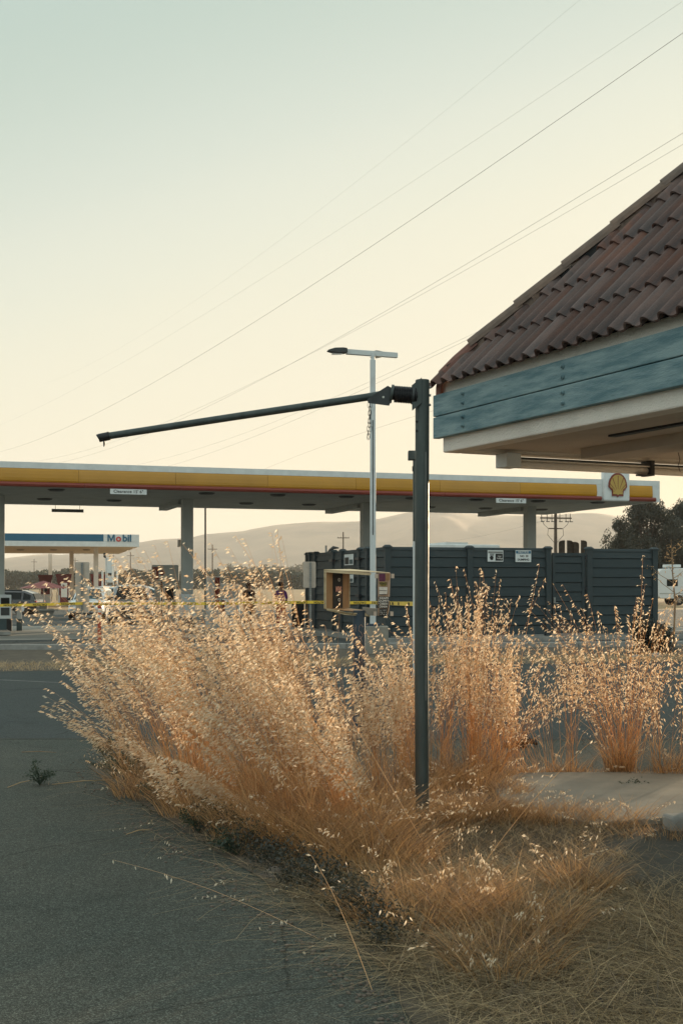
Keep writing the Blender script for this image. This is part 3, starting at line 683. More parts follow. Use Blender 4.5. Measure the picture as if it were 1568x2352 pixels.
# picnic table with a metal umbrella
q = gnd(101, 1419)
pt = thing('picnic_table', 'concrete picnic table with benches under a faded red square umbrella', 'picnic table', (q.x, q.y, 0), R(20))
MB().tube([(0, 0, 0), (0, 0, 1.62)], .035, 8).build('umbrella_pole', M['stucco'], pt)
um = MB(); r_ = 1.12; base = [(-r_, -r_, 1.50), (r_, -r_, 1.50), (r_, r_, 1.50), (-r_, r_, 1.50), (0, 0, 1.88)]
um.add(base, [(0, 1, 4), (1, 2, 4), (2, 3, 4), (3, 0, 4), (3, 2, 1, 0)]); um.build('umbrella', M['umb'], pt)
MB().lathe([(0, .72), (.62, .72), (.62, .78), (0, .78)], 12).build('tabletop', M['concrete'], pt)
MB().lathe([(.3, 0), (.18, .3), (.22, .72)], 8).build('pedestal', M['concrete'], pt)
for s_ in (-1, 1):
    MB().box(-.6, .6, s_*.95-.17, s_*.95+.17, .38, .45).build('bench_seat', M['concrete'], pt); MB().prism([(-.28, 0), (.28, 0), (.42, .38), (-.42, .38)], .14, M=T(0, s_*.95-.07, 0)).build('bench_leg', M['concrete'], pt)

# white equipment frame
q = gnd(253, 1398); ef = thing('equipment_frame', 'white post frame with a tall white cabinet and a dark elbow pipe on top', 'equipment', (q.x, q.y, 0), R(5))
k_ = q.y/F
for dx in (-17, -9, 8, 16): MB().tube([(dx*k_, 0, 0), (dx*k_, 0, EYE+(30 if abs(dx) > 10 else 62)*k_)], .07 if abs(dx) > 10 else .045, 8).build('post', M['white'], ef)
MB().box(-7*k_, 7*k_, -.15, .15, EYE+18*k_*.2, EYE+62*k_).build('cabinet', M['white'], ef, bevel=.03)
MB().box(-4*k_, 4*k_, -.17, -.151, EYE+20*k_, EYE+26*k_).build('label_plate', M['dark'], ef)
MB().tube([(-9*k_, 0, EYE+62*k_), (-12*k_, 0, EYE+63*k_), (-12*k_, 0, EYE+72*k_)], .09, 8).build('elbow_pipe', M['dark'], ef)
for dx in (0, 8): MB().box((dx-1.6)*k_, (dx+1.6)*k_, -.08, .08, EYE+63*k_, EYE+66*k_).build('vent_cap', M['dark'], ef)

# dispenser under the near canopy
q = at(380, HZ, 48.5); dp = thing('fuel_dispenser', 'pale grey fuel dispenser with a broad top box and red corner panel', 'fuel dispenser', (q.x, q.y, 0), R(8))
MB().box(-.53, .53, -.35, .35, 1.82, 2.46).build('top_box', M['grey'], dp, bevel=.03)
MB().box(-.50, -.26, -.365, -.351, 1.9, 2.38).build('red_panel', M['red'], dp); text('!', .25, M['offwhite'], dp, (-.38, -.37, 2.14), bold=.02)
MB().prism([(x*.09-.13, z*.09+2.14) for x, z in ol], .01, M=T(0, -.362, 0)).build('small_emblem', M['red'], dp)
MB().box(-.42, -.20, -.25, .25, .15, 1.82).box(-.10, .42, -.25, .25, .15, 1.82).build('cabinet', M['grey'], dp, bevel=.02)
MB().tube([(-.15, -.2, 1.8), (-.14, -.22, 1.2), (-.16, -.2, .7), (-.12, -.2, .3)], .028, 6).build('hose', M['black'], dp); MB().box(.0, .32, -.262, -.251, 1.1, 1.6).build('display', M['glass'], dp)
MB().box(-.7, .9, -.6, .6, 0, .15).build('island', M['curb'], dp)

q = gnd(490, 1446); dp2 = thing('advert_cabinet', 'white pump cabinet with a column of red advertising squares', 'fuel pump', (q.x, q.y, 0), R(28))
MB().box(-.22, .22, -.2, .2, 0.05, 2.0).build('cabinet', M['white'], dp2, bevel=.015)
for i in range(3): MB().box(-.02, .18, -.212, -.201, 1.62-i*.43, 1.96-i*.43).build('red_square', M['red'], dp2)
MB().box(.201, .212, -.1, .12, 1.45, 1.85).build('poster', M['purple'], dp2)

q = gnd(527, 1444); bn2 = thing('banner_board', 'pale hand-lettered banner board behind the oats', 'banner', (q.x, q.y, 0), R(-3))
MB().box(-.36, .36, -.02, .02, 1.13, 1.72).build('board', M['white2'], bn2)
for s_ in (-.3, .3): MB().tube([(s_, .03, .05), (s_, .03, 1.6)], .02, 6).build('leg', M['galv'], bn2)
mk = MB()
for i in range(7): mk.box(-.26+i*.08, -.22+i*.08, -.024, -.021, 1.42, 1.42+random.uniform(.04, .11))
mk.box(-.26, .3, -.024, -.021, 1.36, 1.375); mk.build('scrawl', M['dark'], bn2)
q = gnd(527, 1430); ic = thing('ice_chest', 'white chest cabinet with a dark red end panel', 'cabinet', (q.x, q.y, 0), R(4))
MB().box(-.45, .45, -.3, .3, 0, 1.05).build('cabinet', M['white'], ic, bevel=.03); MB().box(-.44, -.2, -.312, -.301, .5, 1.0).build('red_panel', M['maroon'], ic)
mk = MB(); [mk.box(-.1+i*.09, -.04+i*.09, -.306, -.301, .78, .88) for i in range(5)]; mk.build('print', M['teal'], ic); MB().box(-.1, .42, -.31, -.301, .25, .33).build('grille', M['dark'], ic)
q = gnd(684, 1440); bb = thing('black_trash_bin', 'black square trash bin near the enclosure corner post', 'bin', (q.x, q.y, 0), R(5))
MB().box(-.24, .24, -.24, .24, 0, .92).build('bin_body', M['black'], bb, bevel=.02); MB().box(-.26, .26, -.26, .26, .92, 1.02).build('bin_lid', M['dark'], bb, bevel=.02)

# tall dark lamp pole
q = at(472, HZ, 60); tp = thing('dark_lamp_pole', 'tall slim black pole rising behind the canopy', 'pole', (q.x, q.y, 0))
MB().tube([(0, 0, 0), (0, 0, 7.0)], .05, 10).build('shaft', M['dark'], tp); MB().box(-.15, .15, -.15, .15, 0, .5).build('base', M['curb'], tp)

# ------------------------------------------------------------------ trash enclosure
EA = R(16.5); EO = (at(889, HZ, 36).x, 36.0)
en = thing('trash_enclosure', 'dark slate board fence enclosure with capped posts and a gate', 'fence enclosure', (*EO, 0), EA)
ZT2, ZC, ZG = 2.70, 2.85, .14
MB().box(-.5, 9.6, -.5, 9.0, 0, .13).build('concrete_pad', M['curb'], en)
def post(x, y):
    p_ = MB().box(x-.085, x+.085, y-.085, y+.085, ZG, 2.76).build('post', M['fencepost'], en)
    c = MB(); c.box(x-.11, x+.11, y-.11, y+.11, 2.76, 2.80)
    c.add([(x-.125, y-.125, 2.80), (x+.125, y-.125, 2.80), (x+.125, y+.125, 2.80), (x-.125, y+.125, 2.80), (x-.06, y-.06, 2.86), (x+.06, y-.06, 2.86), (x+.06, y+.06, 2.86), (x-.06, y+.06, 2.86)], [(3, 2, 1, 0), (4, 5, 6, 7), (0, 1, 5, 4), (1, 2, 6, 5), (2, 3, 7, 6), (3, 0, 4, 7)])
    c.build('post_cap', M['fencepost'], p_)
    return p_
def boards(ax, a0, a1, off, parent, z0=ZG+.04, zt=ZT2, thick=.03, n=9):
    hgt = (zt-z0)/(n-.35)
    for i in range(n):
        za = z0+hgt*i; zb = min(za+hgt-.022, zt)
        # lapped board: lower edge stands proud
        pr = [(-.045, za), (-.012, zb), (.02, za+hgt-.0015), (.02, za)]
        v = []
        for t in (a0, a1):
            for d, z in pr: v.append((t, off+d, z) if ax == 0 else (off+d, t, z))
        MB().add(v, [(0, 1, 2, 3), (7, 6, 5, 4), (0, 4, 5, 1), (1, 5, 6, 2), (2, 6, 7, 3), (3, 7, 4, 0)]).build('board', M['fence'], parent)
    MB().box(*( (a0, a1, off-.03, off+.04) if ax == 0 else (off-.03, off+.04, a0, a1) ), zt+.003, zt+.035).build('top_rail', M['fencepost'], parent)
tx = [along(EO, EA, u) for u in (1077, 1257, 1351, 1501)]
post(0, 0); post(9.0, 8.6); post(0.0, 8.6)
for t in tx: post(t, 0)
boards(0, .09, tx[0]-.09, 0, en); boards(0, tx[0]+.09, tx[1]-.09, 0, en); boards(0, tx[2]+.09, tx[3]-.09, 0, en)
# gate leaf
gt = MB().box(tx[1]+.15, tx[1]+.24, -.03, .03, ZG+.06, 2.66).box(tx[2]-.24, tx[2]-.15, -.03, .03, ZG+.06, 2.66).box(tx[1]+.241, tx[2]-.241, -.03, .03, 2.57, 2.66).box(tx[1]+.241, tx[2]-.241, -.03, .03, ZG+.06, ZG+.15).build('gate', M['fencepost'], en)
boards(0, tx[1]+.245, tx[2]-.245, .02, gt, ZG+.16, 2.55, n=8)
for z in (2.52, 1.55, .5): MB().box(tx[2]-.15, tx[2]-.04, -.07, -.03, z-.05, z+.05).build('hinge', M['black'], gt)
MB().box(tx[1]+.16, tx[1]+.22, -.09, -.031, 1.15, 1.30).box(tx[1]+.16, tx[1]+.30, -.09, -.07, 1.12, 1.15).build('latch', M['galv'], gt)
# left side, running back
def side_t(u):
    r = (u-784)/F; return (EO[0]-r*EO[1])/(math.sin(EA)+r*math.cos(EA))
sy = [side_t(u) for u in (846, 828, 787, 767, 726, 707)]
for t in sy: post(0, t)
prev = 0
for i, t in enumerate(sy):
    if t-prev > .35: boards(1, prev+.09, t-.09, 0, en)
    prev = t
for i in (1, 3):
    for z in (2.5, 1.35): MB().box(-.13, -.05, sy[i]-.2, sy[i]+.2, z-.04, z+.04).build('hinge', M['black'], en)
boards(0, .09, 8.9, 8.6, en, n=9); boards(1, .09, 8.5, tx[3]+0.0, en, n=9)
# signs on the fence
def sign_at(name, label, ua, ub, va, vb, group=None):
    a_ = along((EO[0]+.07*math.sin(EA), EO[1]-.07*math.cos(EA)), EA, ua); b_ = along((EO[0]+.07*math.sin(EA), EO[1]-.07*math.cos(EA)), EA, ub)
    Y = EO[1]+a_*math.sin(EA); z1 = EYE+(HZ-va)/F*Y; z0 = EYE+(HZ-vb)/F*Y
    loc = ROOT[en.name] @ Vector(((a_+b_)/2, -.062, z0)); t = thing(name, label, 'sign', loc, EA, group); return t, b_-a_, z1-z0
s1, W_, H_ = sign_at('high_voltage_sign', 'white and black high voltage sign with a hand on the dark fence', 1119, 1155, 1264, 1290)
MB().box(-W_/2, W_/2, -.008, .0, 0, H_).build('sign_board', M['white'], s1, bevel=.003)
MB().box(-W_/2+.02, W_/2-.02, -.012, -.009, H_*.74, H_-.03).build('header', M['galv'], s1)
MB().box(.0, W_/2-.02, -.012, -.009, .03, H_*.70).build('black_panel', M['ink'], s1)
text('High\nVoltage', .062, M['offwhite'], s1, (W_*.25, -.014, H_*.38), bold=.01, ext=.001)
hn = MB(); hn.prism([(-.16, .05), (-.08, .05), (-.06, .14), (-.13, .19), (-.19, .13)], .003, M=T(0, -.012, 0))
for i in range(4): hn.prism([(-.17+i*.03, .17), (-.155+i*.03, .17), (-.15+i*.035, .245), (-.17+i*.035, .245)], .003, M=T(0, -.012, 0))
hn.build('hand_symbol', M['ink'], s1)
s2, W_, H_ = sign_at('no_dumping_sign', 'white notice sign with a blue header that forbids dumping', 1183, 1219, 1264, 1291)
MB().box(-W_/2, W_/2, -.008, .0, 0, H_).build('sign_board', M['white'], s2, bevel=.003)
MB().box(-W_/2+.015, W_/2-.015, -.012, -.009, H_*.72, H_-.02).build('header', M['blue'], s2)
text('NOTICE', .095, M['offwhite'], s2, (0, -.014, H_*.845), bold=.02, ext=.001); text('NO', .085, M['ink'], s2, (-.04, -.011, H_*.50), bold=.03, ext=.001); text('DUMPING', .085, M['ink'], s2, (0, -.011, H_*.20), bold=.03, ext=.001)
MB().box(.08, .16, -.010, -.0085, H_*.42, H_*.6).build('small_print', M['galv'], s2)
for (n_, va, vb, lab) in [(0, 1273, 1298, 'upper black and white warning sign on the enclosure side'), (1, 1320, 1338, 'lower small white sign on the enclosure side')]:
    s_ = (side_t(806)+side_t(806))/2; Y = EO[1]+s_*math.cos(EA); z1 = EYE+(HZ-va)/F*Y; z0 = EYE+(HZ-vb)/F*Y
    loc = ROOT[en.name] @ Vector((-.07, s_, z0)); t = thing('side_sign', lab, 'sign', loc, EA-math.pi/2)
    H_ = z1-z0; MB().box(-.5, .5, -.008, 0, 0, H_).build('sign_board', M['white'], t)
    MB().box(-.44, .0, -.012, -.009, .03, H_*.72).build('print_block', M['ink'], t)
    MB().box(.06, .44, -.012, -.009, H_*.1, H_*.5).build('print_block', M['teal'], t)
# four brown curved-top vents behind the fence
for u, l_ in [(1290, 'brown curved-top post just left of the power pole behind the fence'), (1309, 'tallest brown curved-top post right of the power pole'), (1322.5, 'short brown curved-top post between two taller ones'), (1341, 'brown curved-top post beside the gate hinge post')]:
    q = at(u, HZ, 47.5); h = 1.7+(HZ-1241)/F*47.5 - (.06 if u == 1322.5 else 0)
    vp = thing('curved_top_post', l_, 'post', (q.x, q.y, 0), R(20), 'brown curved-top posts behind the enclosure')
    pol = [(-.12, 0), (.12, 0), (.12, h-.12), (.11, h-.06), (.06, h-.02), (-.04, h), (-.12, h)]
    if u == 1290: pol = [(-x, z) for x, z in pol][::-1]
    MB().prism(pol, .06).build('plank', M['pylonwood'], vp)
# white vehicle roof beyond the fence
q = at(1045, HZ, 62); wt = thing('white_box_trailer', 'white box trailer whose roof shows above the dark fence', 'trailer', (q.x, q.y, 0), SA)
zt = EYE+(HZ-1252)/F*62
MB().box(-1.9, 1.9, -1.2, 1.2, .9, zt).build('box', M['white'], wt, bevel=.05); MB().box(-1.0, .2, -1.1, 1.1, zt, zt+.1).build('roof_unit', M['white2'], wt)
for x in (-1.1, 1.1):
    for y in (-1.1, 1.1): MB().tube([(x, y-.12, .45), (x, y+.12, .45)], .45, 14).build('wheel', M['rubber'], wt)
MB().box(-1.8, 1.8, -.9, .9, .6, .9).build('chassis', M['dark'], wt)

# ------------------------------------------------------------------ white light pole with three lamp heads
q = at(856, HZ, 30); lp = thing('white_light_pole', 'tall white light pole with a crossarm of flat lamp heads', 'light pole', (q.x, q.y, 0))
zt = EYE+(HZ-822)/F*30
MB().box(-.07, .07, -.07, .07, .62, zt-.05).build('shaft', M['white2'], lp, bevel=.008); MB().tube([(0, 0, zt-.05), (0, 0, zt+.12)], .05, 12).build('neck', M['white2'], lp)
MB().box(-.012, .012, -.074, -.0705, 2.9, 5.7).build('cable_slot', M['dark'], lp); MB().box(-.07, -.045, -.075, -.071, 5.75, 5.95).build('hand_hole', M['galv'], lp)
a_ = at(795, 808, 29.9)-q; b_ = at(912, 816, 30.1)-q; mm = frame_x(a_+Vector((0, 0, EYE-EYE)), b_)
a_ = at(795, 808, 29.9); b_ = at(912, 816.5, 30.2); inv = Matrix.Translation((-q.x, -q.y, 0)); mm = inv @ frame_x(a_, b_); Ln = (b_-a_).length
MB().box(0, Ln, -.06, .06, -.06, .06, M=mm).build('crossarm', M['white2'], lp, bevel=.006)
def lamp_head(m_, par):
    h = MB(); pr = [(.0, -.05), (.0, .05), (.10, .07), (.30, .07), (.46, .03), (.47, 0), (.30, -.05), (.1, -.06)]
    n = len(pr); v = [(x, -.14*(1-.35*(x/.47)), z) for x, z in pr]+[(x, .14*(1-.35*(x/.47)), z) for x, z in pr]
    f = [tuple(range(n)), tuple(range(2*n-1, n-1, -1))]+[(i, i+n, (i+1) % n+n, (i+1) % n) for i in range(n)]
    h.add(v, f, M=m_); o = h.build('lamp_head', M['dark'], par, bevel=.01)
    MB().box(.12, .36, -.08, .08, -.075, -.062, M=m_).build('lens', M['lampglass'], o)
lamp_head(mm @ T(0, 0, 0.02, 0, R(5), math.pi), lp); lamp_head(mm @ T(Ln*.72, .07, .04, 0, 0, R(118)), lp)
bs = MB().box(-.27, .27, -.25, .25, 0, .68, M=T(.10, 0, 0)).build('concrete_base', M['concrete'], lp, bevel=.02); MB().box(-.16, .16, -.16, .16, .68, .74).build('base_plate', M['bluepost'], lp)

# second thin square pole behind the bar post
q = at(955, HZ, 20); sp = thing('square_steel_post', 'slim dark square post with a bracket cap just behind the bar post', 'post', (q.x, q.y, 0))
zt = EYE+(HZ-1040)/F*20
MB().box(-.05, .05, -.05, .05, 1.7+.7, zt).build('shaft', M['polesteel'], sp); MB().box(-.05, .05, -.05, .05, 0, 2.398).build('lower_shaft', M['white2'], sp, label='pale green-white lower half')
MB().box(-.13, .0, -.09, .09, zt-.12, zt+.03).build('bracket', M['polesteel'], sp, bevel=.012); MB().box(-.062, -.051, -.03, .03, zt-.3, zt-.22).build('clip', M['dark'], sp)

# ------------------------------------------------------------------ height clearance bar
PY = 8.5; q = at(969.5, HZ, PY)
cb = thing('clearance_bar_post', 'dark round steel post holding a sprung clearance arm out to one side', 'post', (q.x, PY, 0))
zt = EYE+(HZ-874)/F*PY
MB().tube([(0, 0, -.05), (-.006, 0, 1.2), (0, 0, zt)], .0485, 28).build('post', M['polesteel'], cb)
MB().lathe([(0, 0), (.046, 0), (.0487, -.012)], 20, M=T(0, 0, zt+.004)).build('post_cap', M['polesteel'], cb)
seam = MB().box(.018, .022, -.0475, -.0440, .9, zt-.5).build('weld_seam', M['galv'], cb)
def lw(u, v, dy=0): p_ = at(u, v, PY+dy); return Vector((p_.x-q.x, dy, p_.z))
# mounting plate and u-bolts
pl = MB(); A_, B_, C_, D_ = lw(945, 885, -.055), lw(968, 867, -.055), lw(968, 925, -.055), lw(946, 943, -.055)
off = Vector((.0, .012, 0)); pl.add([A_, B_, C_, D_, A_+off, B_+off, C_+off, D_+off], [(3, 2, 1, 0), (4, 5, 6, 7), (0, 1, 5, 4), (1, 2, 6, 5), (2, 3, 7, 6), (3, 0, 4, 7)])
pl.build('mounting_plate', M['polesteel'], cb)
for v_ in (890, 930, 908):
    MB().tube([lw(982, v_, 0), lw(989, v_, 0)], .009, 8).build('bolt', M['galv'], cb)
for v_ in (968, 990): MB().tube([lw(957, v_, -.03), lw(955, v_, -.036)], .008, 8).build('bolt', M['black'], cb)
# spring
hx = []; n_ = 15*14; x0_, x1_ = 903, 956
for i in range(n_+1):
    t = i/n_; c = 2*math.pi*14*t; p_ = lw(x0_+(x1_-x0_)*t, 905+4*t, -.02); hx.append(p_+Vector((0, math.cos(c)*.054, math.sin(c)*.054)))
MB().tube(hx, .0056, 6).build('spring', M['black'], cb)
MB().tube([lw(900, 905, -.02), lw(958, 909, -.02)], .042, 14).build('spring_core', M['black'], cb)
MB().tube([lw(896, 904, -.02), lw(902, 905, -.02)], .064, 18).build('flange', M['polesteel'], cb)
MB().tube([lw(945, 908, -.02), lw(951, 908.5, -.02)], .062, 18).build('flange', M['dark'], cb)
br = MB(); v = []
for s_ in (-1, 1):
    for (u_, v_) in ((842, 918), (846, 926), (893, 932), (898, 922), (898, 890), (890, 886), (868, 900)): v.append(lw(u_, v_, -.02+s_*.03))
n = 7
br.add(v, [tuple(range(n)), tuple(range(2*n-1, n-1, -1))]+[(i, i+n, (i+1) % n+n, (i+1) % n) for i in range(n)]); br.build('arm_bracket', M['dark'], cb)
MB().tube([lw(880, 912, -.052), lw(880, 912, -.056)], .008, 10).build('bracket_hole', M['offwhite'], cb)
arm = MB().tube([lw(893, 904, -.02), lw(840, 912.5, -.02), lw(540, 957, .02), lw(246, 1002, .05)], [.030, .0262, .0255, .0245], 20).build('arm', M['polesteel'], cb)
MB().tube([lw(253, 1001, .05), lw(228, 1006, .05)], .030, 14).build('arm_end_sleeve', M['black'], arm); MB().tube([lw(229, 1004, .05), lw(226, 1006, .05)], .026, 12).build('arm_end', M['black'], arm)
st = MB(); st.tube([lw(239, 1012, .03), lw(240, 1018, .03), lw(239, 1026, .03)], [.004, .009, .003], 5); st.tube([lw(243, 1000, .03), lw(248, 992, .03)], .004, 5); st.build('tied_cord', M['black'], arm)
# chain hanging from the bracket: separate links
ch = thing('hanging_chain', 'thin steel chain dangling from the clearance bar bracket', 'chain', (q.x, PY, 0))
def link(c, rot, par, L_=.020, W_=.008):
    pts = [(-W_, 0, -L_*.6), (-W_, 0, L_*.6), (-W_*.5, 0, L_), (W_*.5, 0, L_), (W_, 0, L_*.6), (W_, 0, -L_*.6), (W_*.5, 0, -L_), (-W_*.5, 0, -L_), (-W_, 0, -L_*.6)]
    MB().tube(pts, .0016, 5, M=T(c.x, c.y, c.z, 0, random.uniform(-.1, .1), rot)).build('link', M['polesteel'], par)
for k_c, (ux, n_l) in enumerate([(846.5, 9), (851, 7)]):
    for i in range(n_l):
        link(lw(ux+(1.5 if k_c == 0 else -1.0)*math.sin(i*.7)-(.2*i if k_c else 0), 930+i*9.2, -.02), (i % 2)*R(70)+.2, ch)
link(lw(846, 1001, -.02), .1, ch)
MB().tube([lw(848, 922, -.02), lw(847, 926, -.02)], .003, 5).build('hook', M['polesteel'], ch)

# ------------------------------------------------------------------ drive-through menu box shell
MY = 14.0
q = at(824.5, HZ, MY)
mn = thing('menu_box', 'empty wooden menu board box covered in stickers on a dark blue post', 'menu board', (q.x, MY, 0))
def mw(u, v, dy=0): p_ = at(u, v, MY+dy); return Vector((p_.x-q.x, dy, p_.z))
def cp(x, y, dy=0): return mw((1150+x*.1913)*.6272, (2040+y*.1913)*.6272, dy)   # from the close-up of the box
def plank(pts_f, pts_b, name, m, par, **kw):
    n = len(pts_f); o = MB().add(list(pts_f)+list(pts_b), [tuple(range(n)), tuple(range(2*n-1, n-1, -1))]+[(i, i+n, (i+1) % n+n, (i+1) % n) for i in range(n)]); return o.build(name, m, par, **kw)
MB().tube([(0, 0, 0), (0, 0, mw(0, 1402).z)], .071, 20).build('post', M['bluepost'], mn)
# left side panel (face seen obliquely)
F0, F1 = -.14, .20
def sidepanel(xa, xb, ya, yb, d0, d1, m, nm, th=.018, par=mn):
    # quad running back from (xa, d0) to (xb, d1)
    a1 = cp(xa, ya[0], d0); a2 = cp(xa, yb[0], d0); b1 = cp(xb, ya[1], d1); b2 = cp(xb, yb[1], d1)
    o_ = Vector((-th, 0, 0)); return plank([a1, a2, b2, b1], [a1+o_, a2+o_, b2+o_, b1+o_], nm, m, par)
sp_ = sidepanel(232, 668, (270, 315), (1000, 970), F0, F1, M['wood_orange'], 'side_panel')
def inset(xa, xb, ya, yb, m, nm, dxx=.004):
    f = lambda x: F0+(F1-F0)*(x-232)/436
    a1 = cp(xa, ya[0], f(xa)); a2 = cp(xa, yb[0], f(xa)); b1 = cp(xb, ya[1], f(xb)); b2 = cp(xb, yb[1], f(xb)); o_ = Vector((dxx, -dxx, 0)); e_ = Vector((dxx*.4, -dxx*.4, 0))
    return plank([a1+o_, a2+o_, b2+o_, b1+o_], [a1+e_, a2+e_, b2+e_, b1+e_], nm, m, sp_)
inset(352, 540, (300, 315), (985, 970), M['ink'], 'black_panel')
def onpanel(x, y, d=.006):
    f = F0+(F1-F0)*(x-232)/436; return cp(x, y, f)+Vector((d, -d, 0))
pa, pb = onpanel(352, 500), onpanel(540, 500); yaw = math.atan2(pb.y-pa.y, pb.x-pa.x)
for yy in (435, 818):
    c_ = onpanel(463, yy, .008)
    MB().tube([(0, -.0, 0), (0, -.003, 0)], .020, 16, M=T(c_.x, c_.y, c_.z, 0, 0, yaw)).build('reel_ring', M['offwhite'], sp_)
    MB().tube([(0, -.003, 0), (0, -.0045, 0)], .012, 12, M=T(c_.x, c_.y, c_.z, 0, 0, yaw)).build('reel_hub', M['ink'], sp_)
    text('e', .022, M['offwhite'], sp_, (c_.x+.0, c_.y-.004, c_.z), rz=yaw, bold=.02, ext=.001)
c_ = onpanel(455, 620, .009); t_ = text('MEMS', .083, M['salmon'], sp_, (c_.x, c_.y-.002, c_.z), rz=yaw, bold=.03, ext=.001); t_.scale = (.52, 1, 1)
# side edge strips and back stile
plank([cp(188, 240, F0-.01), cp(188, 985, F0-.01), cp(206, 985, F0-.01), cp(206, 255, F0-.01)], [cp(188, 240, F0+.03), cp(188, 985, F0+.03), cp(206, 985, F0+.03), cp(206, 255, F0+.03)], 'outer_edge', M['wood_old'], mn)
plank([cp(214, 262, F0-.005), cp(214, 990, F0-.005), cp(232, 990, F0-.005), cp(232, 275, F0-.005)], [cp(214, 262, F0+.03), cp(214, 990, F0+.03), cp(232, 990, F0+.03), cp(232, 275, F0+.03)], 'inner_edge', M['wood_old'], mn)
plank([cp(668, 318, F1), cp(668, 968, F1), cp(684, 968, F1), cp(684, 320, F1)], [cp(668, 318, F1+.03), cp(668, 968, F1+.03), cp(684, 968, F1+.03), cp(684, 320, F1+.03)], 'back_stile', M['wood_old'], mn)
# top boards
plank([cp(190, 246, F0-.012), cp(198, 290, F0-.012), cp(1080, 350, -.02), cp(1090, 308, -.02)], [cp(210, 240, F1), cp(230, 280, F1), cp(1085, 335, F1+.05), cp(1085, 300, F1+.05)], 'top_board', M['wood_old'], mn)
plank([cp(186, 236, F0-.02), cp(190, 246, F0-.02), cp(1440, 306, .08), cp(1442, 298, .08)], [cp(690, 228, F1+.02), cp(690, 240, F1+.02), cp(1445, 308, F1+.02), cp(1445, 296, F1+.02)], 'top_sheet', M['wood_old'], mn)
# bottom boards
plank([cp(235, 985, F0), cp(240, 1020, F0), cp(590, 1105, F0+.02), cp(1060, 1138, .0), cp(1060, 1082, .0), cp(620, 1062, F0+.02), cp(330, 995, F0)], [cp(250, 985, F0+.04), cp(250, 1018, F0+.04), cp(600, 1095, F0+.06), cp(1062, 1130, .05), cp(1062, 1080, .05), cp(630, 1060, F0+.06), cp(340, 995, F0+.04)], 'bottom_board', M['wood_old'], mn)
plank([cp(350, 985, F0+.05), cp(355, 1005, F0+.05), cp(1080, 1078, .03), cp(1080, 1068, .03)], [cp(560, 968, F1), cp(560, 985, F1), cp(1150, 1045, F1), cp(1150, 1035, F1)], 'bottom_sheet', M['wood_orange'], mn)
plank([cp(560, 965, F1), cp(560, 980, F1), cp(925, 1038, F1-.05), cp(925, 1020, F1-.05)], [cp(570, 962, F1+.03), cp(570, 978, F1+.03), cp(930, 1036, F1-.02), cp(930, 1018, F1-.02)], 'rear_rail', M['wood_old'], mn)
jbx = plank([cp(920, 965, -.02), cp(925, 1060, -.02), cp(1060, 1120, -.02), cp(1200, 1125, -.02), cp(1205, 985, -.02)], [cp(930, 962, .06), cp(935, 1058, .06), cp(1065, 1115, .06), cp(1200, 1120, .06), cp(1205, 980, .06)], 'junction_box', M['concrete'], mn)
MB().tube([cp(720, 1105, F0), cp(750, 1065, F0-.01), cp(850, 1062, F0-.01), cp(920, 1045, -.03), cp(1000, 1048, -.03)], .0025, 5).build('loose_wire', M['black'], mn)
# right end board with stickers
D0 = -.05
eb = plank([cp(1220, 310, D0), cp(1215, 1120, D0), cp(1390, 1132, D0+.01), cp(1430, 1000, D0+.01), cp(1450, 306, D0+.01)], [cp(1225, 310, D0+.04), cp(1220, 1120, D0+.04), cp(1395, 1132, D0+.05), cp(1432, 1000, D0+.05), cp(1452, 306, D0+.05)], 'end_board', M['board'], mn)
def sticker(pts, m, nm, d=.004):
    return plank([cp(x, y, D0-d) for x, y in pts], [cp(x, y, D0-d+.003) for x, y in pts], nm, m, eb)
sticker([(1240, 318), (1240, 462), (1358, 462), (1358, 316)], M['purple'], 'purple_sticker')
sticker([(1366, 314), (1366, 440), (1446, 440), (1446, 312)], M['wood_orange'], 'orange_sticker')
sticker([(1240, 478), (1262, 545), (1300, 560), (1370, 555), (1402, 482)], M['olive'], 'olive_sticker')
text('VOLKS', .028, M['ink'], eb, cp(1320, 510, D0-.006), bold=.02, ext=.0005)
sticker([(1240, 572), (1245, 720), (1388, 722), (1400, 655), (1400, 575)], M['offwhite'], 'pale_sticker')
sticker([(1245, 634), (1245, 643), (1392, 650), (1392, 641)], M['ink'], 'black_stroke', .006); sticker([(1245, 712), (1245, 724), (1388, 720), (1388, 710)], M['ink'], 'black_stroke', .006)
sticker([(1232, 752), (1220, 970), (1412, 985), (1448, 760)], M['ink'], 'lettered_sticker')
for i, wd in enumerate(['KEAPS', 'DUPEY', 'OBEH', 'DIAM']):
    c_ = cp(1335-i*5, 788+i*54, D0-.006); t_ = text(wd, .036, M['offwhite'], eb, c_, bold=.03, ext=.0005, ry=R(3)); t_.scale = (1.05, .95, 1)
sticker([(1245, 985), (1238, 1128), (1385, 1130), (1405, 990)], M['ink'], 'scribbled_sticker')
for i in range(12):
    x_, y_ = 1262+(i % 4)*34, 1005+(i//4)*40; r1, r2 = random.randint(-8, 8), random.randint(-10, 10)
    sticker([(x_, y_), (x_+r1+4, y_+26+r2), (x_+r1+14, y_+24+r2), (x_+9, y_)], M['offwhite'], 'scribble', .006)
for (x_, y_) in [(1160, 318), (1470, 318), (1135, 1040), (1453, 1040)]:
    plank([cp(x_, y_, D0-.01), cp(x_, y_+85, D0-.01), cp(x_+60, y_+88, D0-.01), cp(x_+62, y_+3, D0-.01)], [cp(x_, y_, D0+.01), cp(x_, y_+85, D0+.01), cp(x_+60, y_+88, D0+.01), cp(x_+62, y_+3, D0+.01)], 'hinge_tab', M['signback'], mn)
